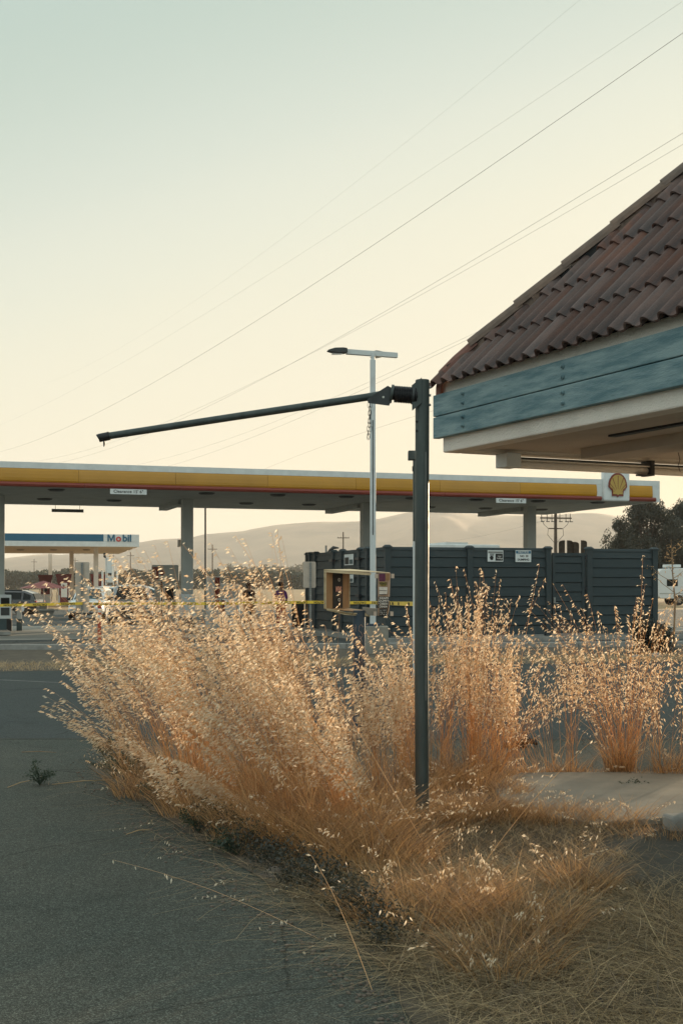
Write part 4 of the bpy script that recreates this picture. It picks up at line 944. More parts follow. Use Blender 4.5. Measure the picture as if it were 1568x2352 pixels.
# spray-paint scrawl down the post
def on_post(s_, z): a_ = s_/.071; return Vector((math.sin(a_)*.0725, -math.cos(a_)*.0725, z))
zs = mw(0, 1440).z
scr = [(.045, 0), (.02, .03), (0, .01), (-.005, -.04), (.02, -.06), (.04, -.1), (.0, -.14), (-.02, -.12), (.01, -.1), (.03, -.16), (.03, -.22), (.0, -.2), (-.005, -.25), (.04, -.28), (.045, -.33), (.02, -.36), (-.0, -.33), (.02, -.29), (.03, -.36), (.04, -.42), (.02, -.45), (0, -.42), (.02, -.38)]
MB().tube([on_post(x, zs+z) for x, z in scr], .005, 5).build('spray_scrawl', M['graf'], mn)
MB().tube([on_post(-.045, zs+.03-.09*0), on_post(-.035, zs), on_post(-.045, zs-.06), on_post(-.055, zs)], .004, 5).build('spray_ring', M['graf'], mn)

# ------------------------------------------------------------------ sign posts seen from behind, delineator, tape
def sign_post(u, vb, boards_, label, Y=None):
    Y = Y or gy(vb); q = at(u, HZ, Y); t = thing('sign_post', label, 'sign post', (q.x, Y, 0), 0, 'perforated posts carrying signs seen from behind')
    top = max(EYE+(HZ-b_[2])/F*Y for b_ in boards_)
    MB().box(-.028, -.02, -.02, .02, 0, top-.02).box(.02, .028, -.02, .02, 0, top-.02).box(-.0195, .0195, -.02, -.012, 0, top-.02).build('post', M['galv'], t)
    hl = MB(); z = .1
    while z < top-.08: hl.tube([(0, -.0205, z), (0, -.0225, z)], .009, 6); z += .05
    hl.build('punched_holes', M['black'], t, kind='stuff')
    for i, (u0, u1, v0, v1) in enumerate(boards_):
        x0 = (u0-u)/F*Y; x1 = (u1-u)/F*Y; z1 = EYE+(HZ-v0)/F*Y; z0 = EYE+(HZ-v1)/F*Y; r_ = .035
        pol = []
        for cx, cz, a0 in ((x1-r_, z1-r_, 0), (x0+r_, z1-r_, 90), (x0+r_, z0+r_, 180), (x1-r_, z0+r_, 270)):
            for k in range(4): a_ = R(a0+k*30); pol.append((cx+r_*math.cos(a_), cz+r_*math.sin(a_)))
        MB().prism(pol[::-1], .004, M=T(0, .022+i*.005, 0)).build('sign_panel', M['signback'], t)
    return t, q, Y
t1, q1, Y1 = sign_post(189, 1497, [(173, 205.5, 1291, 1357), (174, 205, 1356, 1408)], 'tan-backed double sign panel on a perforated post beside the road kerb', 33)
for (du, v, s_) in [(14, 1332, .05), ]: text('ABO', .09, M['ink'], t1, (.17, -.0+.02, EYE+(HZ-1335)/F*33), bold=.03, ext=.001)
MB().box(.12, .22, .018, .021, EYE+(HZ-1354)/F*33, EYE+(HZ-1345)/F*33).build('sticker', M['offwhite'], t1)
t2, q2, Y2 = sign_post(713, 1490, [(696, 725, 1290, 1350)], 'tan-backed single sign panel on a perforated post by the enclosure', 31)
q = gnd(229, 1479); dl = thing('delineator_post', 'red-orange tubular delineator post with two white bands on a black foot', 'delineator', (q.x, q.y, 0))
MB().tube([(0, 0, .04), (0, 0, 1.16)], .055, 14).build('tube', M['orange_plastic'], dl)
MB().tube([(0, 0, 1.16), (0, 0, 1.22), (0, 0, 1.26)], [.05, .03, .012], 10).build('loop_top', M['orange_plastic'], dl)
for z in (.72, .90): MB().tube([(0, 0, z), (0, 0, z+.11)], .0565, 14).build('white_band', M['white'], dl)
MB().lathe([(0, .06), (.10, .06), (.22, .03), (.24, 0)], 8).build('foot', M['rubber'], dl)
tape = thing('caution_tape', 'yellow and black caution tape strung between posts at waist height', 'caution tape', (0, 0, 0))
path = [at(-80, 1392, 32.6), at(60, 1389.5, 32.7), at(189, 1386, 32.90), at(229, 1387, gy(1479)-.08), at(330, 1386, 34.2), at(460, 1386.5, 33.2), at(600, 1385, 32), at(713, 1383, 30.96), at(800, 1384.5, 30.3), at(853, 1384, 29.9), at(905, 1386, 24.5), at(952, 1387, 19.93)]
wp = None
for i, (a_, b_) in enumerate(zip(path, path[1:])):
    hh = .036; tw = 0 if i not in (2, 9) else .5
    v = [a_+Vector((0, 0, -hh)), b_+Vector((0, tw*.02, -hh)), b_+Vector((0, -tw*.02, hh)), a_+Vector((0, 0, hh))]
    s_ = Vector((0, .0015, 0)); v += [p_+s_ for p_ in v]
    MB().add(v, [(0, 1, 2, 3), (7, 6, 5, 4), (0, 4, 5, 1), (3, 2, 6, 7)]).build('tape_length', M['tape'], tape)
    Ls = (b_-a_).length; nW = max(1, int(Ls/.55)); yaw = math.atan2(b_.y-a_.y, b_.x-a_.x)
    if i == 10: nW = 2
    for j in range(nW):
        c_ = a_.lerp(b_, (j+.5)/nW)
        if wp is None: wp = text('CAUTION', .072, M['ink'], tape, (0, 0, 0), bold=.03, ext=.0006); wp.scale = (1.12, 1, 1); o = wp
        else: o = wp.copy(); col.objects.link(o)
        o.rotation_euler = (R(90), math.pi, yaw); o.location = c_+Vector((math.sin(yaw)*.002, -.0022, 0))
# rotating half a turn in the plane of the tape
for o in [c for c in bpy.data.objects if c.parent == tape and c.name.startswith('lettering')]:
    yaw = o.rotation_euler.z; o.matrix_local = Matrix.Translation(o.location) @ Matrix.Rotation(yaw, 4, 'Z') @ Matrix.Rotation(R(90), 4, 'X') @ Matrix.Rotation(math.pi, 4, 'Z') @ Matrix.Diagonal((1.12, 1, 1, 1))

# ------------------------------------------------------------------ vehicles
def car(name, label, loc, yaw, paint, L=4.6, W=1.84, H=1.66, style='suv', gl='glass', group=None):
    t = thing(name, label, 'car', (loc[0], loc[1], .015), yaw, group)   # forward = local +x
    hw = W/2; belt = H*.60; hood = H*.58
    S = [(-L/2, .45, belt*.85, belt*.88, .86, .70), (-L/2+.10, .28, belt, belt+.05, .97, .78), (-L/2+.28, .24, belt, H*.86, 1, .80), (-L/2+.75, .22, belt, H*.985, 1, .80), (-.35, .22, belt, H, 1, .80), (.35, .22, belt, H*.985, 1, .80), (.62, .22, belt, H*.95, 1, .79), (1.22, .22, belt, belt+.06, 1, .84), (L/2-.45, .24, hood*.95, hood*.98, .98, .86), (L/2-.12, .28, hood*.80, hood*.85, .92, .80), (L/2, .36, hood*.55, hood*.62, .84, .72)]
    if style == 'van': S[5] = (.75, .22, belt, H*.985, 1, .82); S[6] = (1.0, .22, belt, H*.95, 1, .80); S[7] = (1.55, .22, belt, belt+.06, 1, .84)
    rings = []
    for x, zb, zbl, zt, wb, wt in S:
        w1 = hw*wb; w2 = hw*wt
        rings.append([(x, -w1*.9, zb), (x, -w1, zb+.14), (x, -w1, zbl*.75), (x, -w1*.97, zbl), (x, -w2, max(zt-.09, zbl+.01)), (x, -w2*.8, zt), (x, 0, zt+.015), (x, w2*.8, zt), (x, w2, max(zt-.09, zbl+.01)), (x, w1*.97, zbl), (x, w1, zbl*.75), (x, w1, zb+.14), (x, w1*.9, zb)])
    n = 13; v = [p for r_ in rings for p in r_]; f = []
    for i in range(len(S)-1):
        for k in range(n): f.append((i*n+k, (i+1)*n+k, (i+1)*n+(k+1) % n, i*n+(k+1) % n))
    f += [tuple(range(n)), tuple(range((len(S)-1)*n+n-1, (len(S)-1)*n-1, -1))]
    bd = MB().add(v, f, False).build('body', paint, t, bevel=.02)
    G = M[gl]
    def rp(i, k): return Vector(rings[i][k])
    for s_, (ka, kb_) in ((-1, (3, 4)), (1, (9, 8))):
        o_ = Vector((0, s_*.012, 0))
        for (i0, i1) in ((2, 3), (3, 4), (4, 5), (5, 7)):
            a_, b_, c_, d_ = rp(i0, ka), rp(i1, ka), rp(i1, kb_), rp(i0, kb_); cen = (a_+b_+c_+d_)/4
            pts = [cen+(p_-cen)*.86+o_ for p_ in (a_, b_, c_, d_)]
            pts2 = [p_-o_*.5 for p_ in pts]
            MB().add(pts+pts2, [(0, 1, 2, 3), (7, 6, 5, 4), (0, 4, 5, 1), (1, 5, 6, 2), (2, 6, 7, 3), (3, 7, 4, 0)]).build('side_window', G, t)
    for nm, i0, i1, o_ in (('windscreen', 6, 7, Vector((.035, 0, .04))), ('rear_window', 2, 1, Vector((-.04, 0, .015)))):
        a_, b_, c_, d_ = rp(i0, 5), rp(i0, 7), rp(i1, 8), rp(i1, 4); a_ = a_+Vector((0, 0, 0)); cen = (a_+b_+c_+d_)/4
        pts = [cen+(p_-cen)*.92+o_ for p_ in (a_, b_, c_, d_)]; pts2 = [p_-o_*.9 for p_ in pts]
        MB().add(pts+pts2, [(0, 1, 2, 3), (7, 6, 5, 4), (0, 4, 5, 1), (1, 5, 6, 2), (2, 6, 7, 3), (3, 7, 4, 0)]).build(nm, G, t)
    for x in (-L/2+.82, L/2-.88):
        for s_ in (-1, 1):
            arch = MB().tube([(x, s_*(hw-.02), .34), (x, s_*(hw+.004), .34)], .40, 20).build('wheel_arch', M['black'], t)
            wh = MB().tube([(x, s_*(hw-.20), .34), (x, s_*(hw+.01), .34)], .34, 20).build('wheel', M['rubber'], t)
            MB().tube([(x, s_*(hw+.0105), .34), (x, s_*(hw+.02), .34)], .21, 14).build('rim', M['chrome'], wh)
    for s_ in (-1, 1):
        MB().box(L/2-.16, L/2-.05, s_*hw*.66-.16, s_*hw*.66+.16, hood*.70, hood*.84).build('headlight', M['lampglass'], t, bevel=.02)
        MB().box(-L/2-.0, -L/2+.10, s_*hw*.78-.12, s_*hw*.78+.12, belt*.7, belt*.95).build('tail_light', M['tailred'], t, bevel=.02)
        MB().box(.95, 1.13, s_*(hw+.10)-.10, s_*(hw+.10)+.10, belt+.0, belt+.15).build('wing_mirror', M['black'], t, bevel=.04)
    MB().box(L/2-.06, L/2+.012, -.42, .42, hood*.46, hood*.74).build('grille', M['black'], t, bevel=.01)
    MB().box(L/2-.02, L/2+.02, -hw*.8, hw*.8, .24, .34).build('bumper_lip', M['black'], t)
    MB().box(L/2+.013, L/2+.02, -.34, .34, hood*.60, hood*.62).build('grille_bar', M['chrome'], t)
    MB().box(L/2+.013, L/2+.022, -.17, .17, .36, .46).build('number_plate', M['offwhite'], t)
    for s_ in (-1, 1): MB().box(-1.5, .5, s_*hw*.66-.015, s_*hw*.66+.015, H*.985, H+.035).build('roof_rail', M['dark'], t)
    return t
q = at(302, HZ, 53.2); car('parked_car', 'silver SUV with a dark windscreen parked facing the road', (q.x, q.y), R(-80), M['carsilver'], group='cars at the filling stations')
q = at(213, HZ, 60.5); car('parked_car', 'white compact car half hidden behind the silver SUV', (q.x, q.y), R(-88), M['carwhite'], L=4.3, W=1.75, H=1.52, gl='glassblue', group='cars at the filling stations')
q = at(268, HZ, 70); car('parked_car', 'white van farthest back behind the white compact car', (q.x, q.y), R(-150), M['carwhite'], L=4.9, W=1.9, H=1.60, style='van', gl='glassblue', group='cars at the filling stations')
q = at(0, HZ, 69); car('parked_car', 'black car by the left canopy column with sun on its tail', (q.x, q.y), R(176), M['carblack'], L=4.7, W=1.85, H=1.36, group='cars at the filling stations')

# motorhome
q = at(1580, HZ, 100); rv_ = thing('motorhome', 'white motorhome with a rounded front parked right of the enclosure', 'motorhome', (q.x, q.y, 0), R(4))
prof = [(-2.9, .75), (-2.95, 2.6), (-2.6, 2.95), (1.0, 3.05), (2.3, 2.95), (2.9, 2.55), (3.15, 2.0), (3.2, 1.75), (3.3, 1.65), (4.0, 1.35), (4.2, 1.2), (4.25, .6), (3.9, .5), (-2.7, .55)]
MB().prism(prof, 2.3, M=T(0, -1.15, 0)).build('body', M['carwhite'], rv_, bevel=.06)
for x0, x1, z0, z1 in [(-2.2, -1.3, 1.55, 2.1), (-.6, .5, 1.6, 2.1), (.9, 1.6, 1.5, 2.1), (1.9, 2.8, 1.55, 2.1)]: MB().box(x0, x1, -1.175, -1.151, z0, z1).build('window', M['glass'], rv_, bevel=.03)
MB().box(-2.8, 3.6, -1.165, -1.151, .92, 1.0).build('stripe', M['grey'], rv_)
for x in (-1.2, 3.1):
    for y in (-1.0, 1.0): 
        wh = MB().tube([(x, y-.16, .42), (x, y+.16, .42)], .42, 16).build('wheel', M['rubber'], rv_); MB().tube([(x, y-.18 if y < 0 else y+.161, .42), (x, y-.161 if y < 0 else y+.18, .42)], .2, 12).build('rim', M['chrome'], wh)
MB().box(-2.0, -.8, -.5, .5, 3.06, 3.3).build('roof_unit', M['white2'], rv_, bevel=.04)
q = at(1560, HZ, 112); w2_ = thing('white_box_truck', 'white box truck body behind the motorhome', 'truck', (q.x-1.5, q.y, 0), R(0))
MB().box(-3, 3, -1.2, 1.2, .9, 2.9).build('box', M['white'], w2_, bevel=.04); [MB().tube([(x, -1.1, .5), (x, -.8, .5)], .5, 14).build('wheel', M['rubber'], w2_) for x in (-2, 2)]; MB().box(-2.9, 2.9, -.8, .8, .5, .9).build('chassis', M['dark'], w2_)

# ------------------------------------------------------------------ people
def skin_obj(name, verts, edges, radii, m, parent, root=0, levels=1):
    me = bpy.data.meshes.new(name); me.from_pydata(verts, edges, []); me.materials.append(m)
    o = bpy.data.objects.new(name, me); col.objects.link(o); o.parent = parent
    sk = o.modifiers.new('skin', 'SKIN'); sk.use_smooth_shade = True
    if not me.skin_vertices: 
        bm = bmesh.new(); bm.from_mesh(me); bm.verts.layers.skin.verify(); bm.to_mesh(me); bm.free()
    for i, r_ in enumerate(radii):
        sv = me.skin_vertices[0].data[i]; sv.radius = (r_, r_) if not isinstance(r_, tuple) else r_; sv.use_root = (i == root)
    ss = o.modifiers.new('sub', 'SUBSURF'); ss.levels = levels; ss.render_levels = levels
    return o
def person(label, loc, yaw, top, trousers, hat, arm_bend):
    t = thing('person', label, 'person', (loc[0], loc[1], .01), yaw)
    V_ = [(0, 0, .95), (0, 0, 1.12), (0, 0, 1.32), (0, 0, 1.44), (0, -.01, 1.52), (0, -.015, 1.60), (0, -.01, 1.68)]
    Rr = [(.15, .11), (.135, .10), (.165, .11), (.10, .08), .052, .082, .07]; E = [(i, i+1) for i in range(6)]
    def addc(pts, rr, root):
        i0 = len(V_)
        for p_, r_ in zip(pts, rr): V_.append(p_); Rr.append(r_)
        E.append((root, i0)); [E.append((i0+k, i0+k+1)) for k in range(len(pts)-1)]
        return i0+len(pts)-1
    for s_ in (-1, 1):
        addc([(s_*.10, 0, .86), (s_*.11, .0, .50), (s_*.115, .01, .10), (s_*.12, -.10, .04)], [(.085), .06, .04, .035], 0)
        e_ = addc([(s_*.19, 0, 1.38), (s_*.24, .02, 1.12), (s_*.22+arm_bend*s_*-.06, -.06-arm_bend*.15, .88+arm_bend*.12)], [.055, .042, .032], 3)
        hx_ = V_[e_]
        for k in range(5):
            dx = (k-2)*.018; ln = [.05, .085, .09, .085, .06][k]
            addc([(hx_[0]+dx, hx_[1]-.02, hx_[2]-.06), (hx_[0]+dx*1.2, hx_[1]-.035, hx_[2]-.06-ln*.6), (hx_[0]+dx*1.2, hx_[1]-.03, hx_[2]-.06-ln)], [.011, .009, .008], e_)
    b_ = skin_obj('body', V_, E, Rr, M['skin'], t)
    tv = [(0, 0, .93), (0, 0, 1.12), (0, 0, 1.32), (0, 0, 1.46)]; te = [(0, 1), (1, 2), (2, 3)]; tr = [(.165, .125), (.15, .115), (.178, .122), (.10, .08)]
    for s_ in (-1, 1): i0 = len(tv); tv += [(s_*.19, 0, 1.39), (s_*.235, .02, 1.14)]; tr += [.066, .056]; te += [(3, i0), (i0, i0+1)]
    skin_obj('shirt', tv, te, tr, top, b_)
    tv = [(0, 0, .96)]; te = []; tr = [(.16, .12)]
    for s_ in (-1, 1): i0 = len(tv); tv += [(s_*.10, 0, .84), (s_*.11, 0, .5), (s_*.115, .01, .12)]; tr += [.098, .076, .058]; te += [(0, i0), (i0, i0+1), (i0+1, i0+2)]
    skin_obj('trousers', tv, te, tr, trousers, b_)
    for s_ in (-1, 1): MB().box(-.045, .045, -.19, .08, 0, .08, M=T(s_*.12, 0, 0)).build('shoe', M['black'], b_, bevel=.02)
    MB().lathe([(0, .115), (.05, .11), (.085, .07), (.098, .01), (.095, -.05), (.08, -.10)], 12, M=T(0, .02, 1.645)).build('hair', M['hair'], b_)
    if hat: MB().lathe([(0, .12), (.075, .11), (.10, .04), (.105, .03), (.18, .02), (.18, .012), (.1, .01)], 14, M=T(0, 0, 1.66)).build('hat', M['cloth_black'], b_)
    MB().prism([(-.012, 0), (.012, 0), (.006, .04), (-.006, .04)], .03, M=T(0, -.118, 1.60)).build('nose', M['skin'], b_)
    for s_ in (-1, 1): MB().lathe([(0, .008), (.010, 0), (0, -.008)], 6, M=T(s_*.03, -.090, 1.645)).build('eye', M['black'], b_); MB().lathe([(0, .02), (.012, 0), (0, -.02)], 6, M=T(s_*.086, 0, 1.62)).build('ear', M['skin'], b_)
    MB().box(-.022, .022, -.096, -.088, 1.572, 1.578).build('mouth', M['maroon'], b_)
q = gnd(572, 1449); person('person dressed in black standing behind the tall oats', (q.x, q.y), R(20), M['cloth_black'], M['cloth_black'], False, .5)
q = gnd(645, 1449); pr_ = person('person in a purple top, red trousers and dark hat beyond the oats', (q.x, q.y), R(-25), M['cloth_purple'], M['cloth_red'], True, .8)

# ------------------------------------------------------------------ utility poles and wires
def upole(u, vtop, Y, label, arm=2.4, h2=0, name='utility_pole'):
    q = at(u, HZ, Y); zt = EYE+(HZ-vtop)/F*Y; t = thing(name, label, 'utility pole', (q.x, Y, 0), R(random.uniform(-8, 8)), 'wooden utility poles along the far road')
    MB().tube([(0, 0, 0), (0, 0, zt)], [.19, .12], 8).build('pole', M['pylonwood'], t)
    MB().box(-arm/2, arm/2, -.06, .06, zt-1.25, zt-1.1).build('crossarm', M['pylonwood'], t)
    for x in (-arm*.45, -arm*.2, arm*.2, arm*.45): MB().tube([(x, 0, zt-1.1), (x, 0, zt-.9)], .05, 6).build('insulator', M['galv'], t)
    return t
upole(788, 1222, 246, 'utility pole rising above the enclosure just left of the white light pole')
upole(488, 1251, 319, 'utility pole between the canopy column and the oats')
upole(300, 1268, 393, 'utility pole right of the white equipment frame')
upole(173, 1281, 476, 'utility pole behind the far blue canopy by the sign panel')
upole(79, 1284, 501, 'leftmost utility pole seen under the blue canopy')
# nearer transformer-style pole
q = at(1275, HZ, 95); zt = EYE+(HZ-1155)/F*95
tp2 = thing('power_pole', 'dark power pole with two crossarms and looping jumpers behind the enclosure', 'power pole', (q.x, q.y, 0), R(12))
MB().tube([(0, 0, 0), (0, 0, zt)], [.15, .11], 8).build('pole', M['pylonwood'], tp2)
k_ = 95/F; z1 = EYE+(HZ-1190)/F*95; z2 = EYE+(HZ-1214)/F*95
MB().box(-1.25, 1.3, -.06, .06, z1-.05, z1+.05).build('crossarm', M['pylonwood'], tp2); MB().box(-.55, .55, -.05, .05, z2-.04, z2+.04).build('crossarm', M['pylonwood'], tp2)
for x in (-1.15, -.7, -.3, .35, .85, 1.2):
    MB().tube([(x, 0, z1-.25), (x, 0, z1+.35)], .035, 5).build('insulator', M['dark'], tp2); MB().box(x-.06, x+.22, -.03, .03, z1-.30, z1-.24).build('switch', M['dark'], tp2)
for s_ in (-1, 1): MB().tube([(s_*1.1, 0, z1-.2), (s_*.95, 0, z2+.3), (s_*.6, 0, z2), (s_*.65, 0, z2-.5), (s_*.1, 0, z2-1.1)], .018, 5).build('jumper', M['dark'], tp2)
# street lamp over the fence
q = at(749, HZ, 60); sl = thing('street_lamp', 'small cobra-head street lamp showing over the enclosure side', 'street lamp', (q.x, q.y, 0))
zt = EYE+(HZ-1253)/F*60
MB().tube([(0, 0, 0), (0, 0, zt)], .06, 8).build('pole', M['galv'], sl); MB().tube([(0, 0, zt-.45), (.15, 0, zt-.25), (.35, 0, zt-.15)], [.03, .05, .05], 6).build('arm', M['dark'], sl)
MB().tube([(.15, 0, zt-.22), (.35, 0, zt-.10), (.62, 0, zt-.12)], [.04, .09, .03], 8).build('lamp_head', M['dark'], sl)

def wire(pts, H, label, r=.011, grp='overhead power lines crossing the sky'):
    P = []
    for u, v in pts:
        Y = (H-EYE)*F/(HZ-v); P.append(at(u, v, Y))
    A, B = P[0], P[-1]; mid = pts[len(pts)//2]; r_ = (mid[0]-784)/F
    t = (r_*A.y-A.x)/((B.x-A.x)-r_*(B.y-A.y)); Ym = A.y+(B.y-A.y)*t; zl = A.z+(B.z-A.z)*t
    sag = (zl-(EYE+(HZ-mid[1])/F*Ym))/(4*t*(1-t)); sag = max(-.2, min(sag, 2.5))
    Q = []
    for k in range(-8, 39):
        t = k/30; Q.append(A.lerp(B, t) - Vector((0, 0, 4*sag*t*(1-t))) if 0 <= t <= 1 else A+(B-A)*t-Vector((0, 0, 4*sag*t*(1-t))))
    o = MB().tube(Q, r*.34, 5).build('power_line', M['wire']); tag(o, label, 'power line', grp)
wire([(1568, 75), (1000, 445), (740, 640), (300, 905), (0, 1038)], 10.5, 'thickest power line running from the upper sky above the roof down past the arm', .012)
wire([(1568, 2), (1250, 215), (820, 500), (400, 790), (60, 950)], 11.5, 'faint power line just above the thickest one', .005)
wire([(1330, 0), (900, 350), (500, 655), (200, 840)], 13, 'faintest power line, highest in the sky', .0035)
wire([(1568, 305), (1200, 530), (830, 757), (600, 872), (330, 1000), (150, 1060)], 10, 'upper wire of the pair meeting the roof slope', .010)
wire([(1568, 331), (1200, 547), (850, 755), (620, 860), (400, 945), (240, 1010), (60, 1062)], 9.4, 'lower wire of the pair meeting the roof slope', .0075)
wire([(1145, 738), (860, 870), (640, 965), (340, 1062)], 9, 'upper of two low wires crossing behind the white light pole', .008)
wire([(1150, 742), (870, 880), (640, 980), (410, 1064)], 8.8, 'lower of two low wires crossing behind the white light pole', .010)
wire([(1040, 930), (860, 985), (620, 1072)], 8, 'lowest wire passing behind the top of the bar post', .010)
wire([(1262, 1192), (1100, 1232), (960, 1250)], 6.2, 'slack service wire leading to the power pole over the fence', .012)

# ------------------------------------------------------------------ vegetation
def rand_dirs(n): 
    v = rng.normal(size=(n, 3)); return v/np.linalg.norm(v, axis=1, keepdims=True)
def leaf_cloud(name, pts, size, m, parent=None, droop=0.0, asp=.45):
    n = len(pts); d = rand_dirs(n); d[:, 2] -= droop; d /= np.linalg.norm(d, axis=1, keepdims=True); s = np.cross(d, rand_dirs(n)); s /= np.linalg.norm(s, axis=1, keepdims=True)
    sz = (size*rng.uniform(.6, 1.4, n))[:, None]
    a = pts; b = pts+d*sz*.5+s*sz*asp*.5; c = pts+d*sz; e = pts+d*sz*.5-s*sz*asp*.5
    v = np.stack([a, b, c, e], 1); f = np.arange(4*n).reshape(n, 4); return np_mesh(name, v, f, m, parent)
def clumps(centers, radii, per):
    out = []
    for c, r_ in zip(centers, radii):
        d = rand_dirs(per); rr = rng.uniform(.35, 1, per)**.5
        out.append(np.array(c)+d*rr[:, None]*np.array(r_))
    return np.concatenate(out)
def tree(label, u, Y, height, crown_w, trunk_h, seed, nl=26000, clump=60, leaf=.22, m='euc'):
    q = at(u, HZ, Y); t = thing('tree', label, 'tree', (q.x, Y, 0), 0, 'dusty dark trees on the far right')
    r_ = random.Random(seed); tb = MB()
    tb.tube([(0, 0, 0), (.1, 0, trunk_h), (.2, .1, height*.6), (.1, 0, height*.85)], [.32, .26, .14, .04], 8)
    cs = []; rs = []
    for i in range(clump):
        a_ = r_.uniform(0, 6.28); z = trunk_h+(height-trunk_h)*(r_.random()**.8); k = math.sin(math.pi*min(1, max(.08, (z-trunk_h)/(height-trunk_h)*.82+.12)))
        rad = crown_w*.5*k*math.sqrt(r_.uniform(.05, 1)); c = (rad*math.cos(a_), rad*math.sin(a_), z); cs.append(c); s_ = r_.uniform(.5, 1.15)*height/9; rs.append((s_, s_, s_*.85))
        if i % 2 == 0: tb.tube([(.1, 0, trunk_h*r_.uniform(.6, 1.3)), (c[0]*.5, c[1]*.5, z*.75), c], [.09, .05, .02], 5)
    tb.build('trunk', M['bark'], t)
    pts = clumps(cs, rs, nl//clump); leaf_cloud('crown', pts, leaf, M[m], t, .5, .35)
    # drooping outer sprays
    cs2 = []; rs2 = []
    for i in range(70):
        a_ = r_.uniform(0, 6.28); z = trunk_h+(height-trunk_h)*r_.uniform(.3, 1.10); k = math.sin(math.pi*min(1, max(.1, (z-trunk_h)/(height-trunk_h)*.8+.15)))
        rad = crown_w*.5*k+.35; cs2.append((rad*math.cos(a_), rad*math.sin(a_), z)); rs2.append((.35, .35, r_.uniform(.4, 1.1)))
    leaf_cloud('sprays', clumps(cs2, rs2, 60), leaf*1.1, M[m], t, 1.2, .3)
tree('large dusty dark tree right of the shell emblem canopy end', 1482, 116, 9.4, 7.2, 2.0, 1, 30000, leaf=.23)
tree('dark tree at the frame edge beside the large dusty tree', 1572, 119, 9.0, 6.6, 2.1, 2, leaf=.23)
tree('low dark tree partly hidden behind the enclosure', 1436, 124, 6.4, 4.0, 1.8, 5, 9000, 30, leaf=.24)
cs = []; rs = []  # unseen tree belt added to the right, height set to shade the ground
for (x_, y_, h_) in [(25.5, 58, 6.9), (30, 60, 7.5), (35, 59, 7.3), (42, 61, 7.7), (49, 60, 7.2), (56, 62, 7.8)]:
    for _ in range(60):
        k = random.random(); cs.append((x_+random.uniform(-4, 4), y_+random.uniform(-2, 2), .4+(h_-1)*k)); rs.append((1.1, 1.1, .9))
sb_ = leaf_cloud('shade_tree_belt', clumps(cs, rs, 150), .55, M['euc'], None, .5, .4); tag(sb_, 'unseen belt of dusty trees added beyond the right edge to shade the ground', None, None, 'stuff')
# orchard line
def grove(name, label, x0, x1, y, h, n, m, size, dep=8):
    xs = rng.uniform(x0, x1, n); env = h*(.84+.16*np.abs(np.sin(xs*.41)*np.cos(xs*.13))+.05*np.sin(xs*1.7)); z = env*rng.uniform(0, 1, n)**.75; ys = y+rng.uniform(-dep, dep, n)+0.02*xs
    o = leaf_cloud(name, np.stack([xs, ys, z], 1), size, m, None, .2, .6); tag(o, label, None, None, 'stuff')
grove('orchard', 'dark green orchard rows along the far edge of the field', -190, 45, 430, 6.7, 65000, M['orchard'], .8)
grove('far_grove', 'pale distant trees above the orchard', -75, 0, 800, 14, 9000, M['orchard_far'], 1.8)
# bare sapling at right edge
q = at(1545, HZ, 33); sg = thing('bare_sapling', 'bare orange-lit sapling at the right edge beside the enclosure', 'sapling', (q.x, q.y, 0))
r_ = random.Random(4); sb = MB(); sb.tube([(0, 0, 0), (.05, 0, 1.2), (-.02, 0, 2.0), (-.06, 0, 2.9)], [.03, .022, .016, .005], 6); sb.build('stem', M['twig'], sg)
tips = []
for i in range(16):
    z = .9+i*.12; a_ = r_.uniform(0, 6.28); Lb = r_.uniform(.3, .85)*(1.25-i*.045); d = Vector((math.cos(a_), math.sin(a_)*.6, .55)).normalized(); p0 = Vector((0, 0, z)); p1 = p0+d*Lb*.5; p2 = p1+Vector((d.x, d.y, .8)).normalized()*Lb*.5
    MB().tube([p0, p1, p2], [.010, .007, .003], 5).build('branch', M['twig'], sg); tips += [p1.lerp(p2, k/5)+Vector((r_.uniform(-.08, .08), 0, r_.uniform(-.04, .06))) for k in range(1, 6)]
leaf_cloud('withered_leaves', np.array([tuple(p) for p in tips]*3)+rng.normal(size=(len(tips)*3, 3))*.04, .05, M['orange_grass'], sg, .4)
# dark bush by the enclosure corner
q = gnd(1500, 1502); bu = thing('dark_bush', 'dark twiggy bush at the foot of the right enclosure post', 'bush', (q.x, q.y, 0))
cs = [(random.uniform(-.45, .45), random.uniform(-.3, .3), random.uniform(.08, .8)*(1)) for _ in range(30)]; leaf_cloud('foliage', clumps(cs, [(.22, .22, .2)]*30, 420), .045, M['bush'], bu, 0, .5)
MB().tube([(0, 0, 0), (.02, 0, .4), (.1, 0, .8)], [.02, .015, .006], 5).tube([(0, 0, 0), (-.15, 0, .5)], [.015, .006], 5).build('stem', M['bark'], bu)

# ribbon blades
def blades(base, L, w, d0, bend, nseg=3):
    n = len(base); t = np.linspace(0, 1, nseg+1)
    P = base[:, None, :]+L[:, None, None]*(t[None, :, None]*d0[:, None, :]+(t**2)[None, :, None]*bend[:, None, :])
    ang = rng.uniform(0, math.pi, n); s = np.stack([np.cos(ang), np.sin(ang), np.zeros(n)], 1)
    hw = (w[:, None]*.5)*np.maximum(.12, 1-t[None, :]**1.6)
    A = P-s[:, None, :]*hw[:, :, None]; B = P+s[:, None, :]*hw[:, :, None]
    V_ = np.stack([A, B], 2).reshape(n, -1, 3)
    idx = np.arange(n)[:, None]*(2*(nseg+1)); k = np.arange(nseg)[None, :]*2
    b0 = idx+k; f = np.stack([b0, b0+1, b0+3, b0+2], -1).reshape(-1, 4)
    return V_.reshape(-1, 3), f
def merge(parts):
    vs_, fs = [], []; o = 0
    for v, f in parts: vs_.append(v); fs.append(f+o); o += len(v)
    return np.concatenate(vs_), np.concatenate(fs)
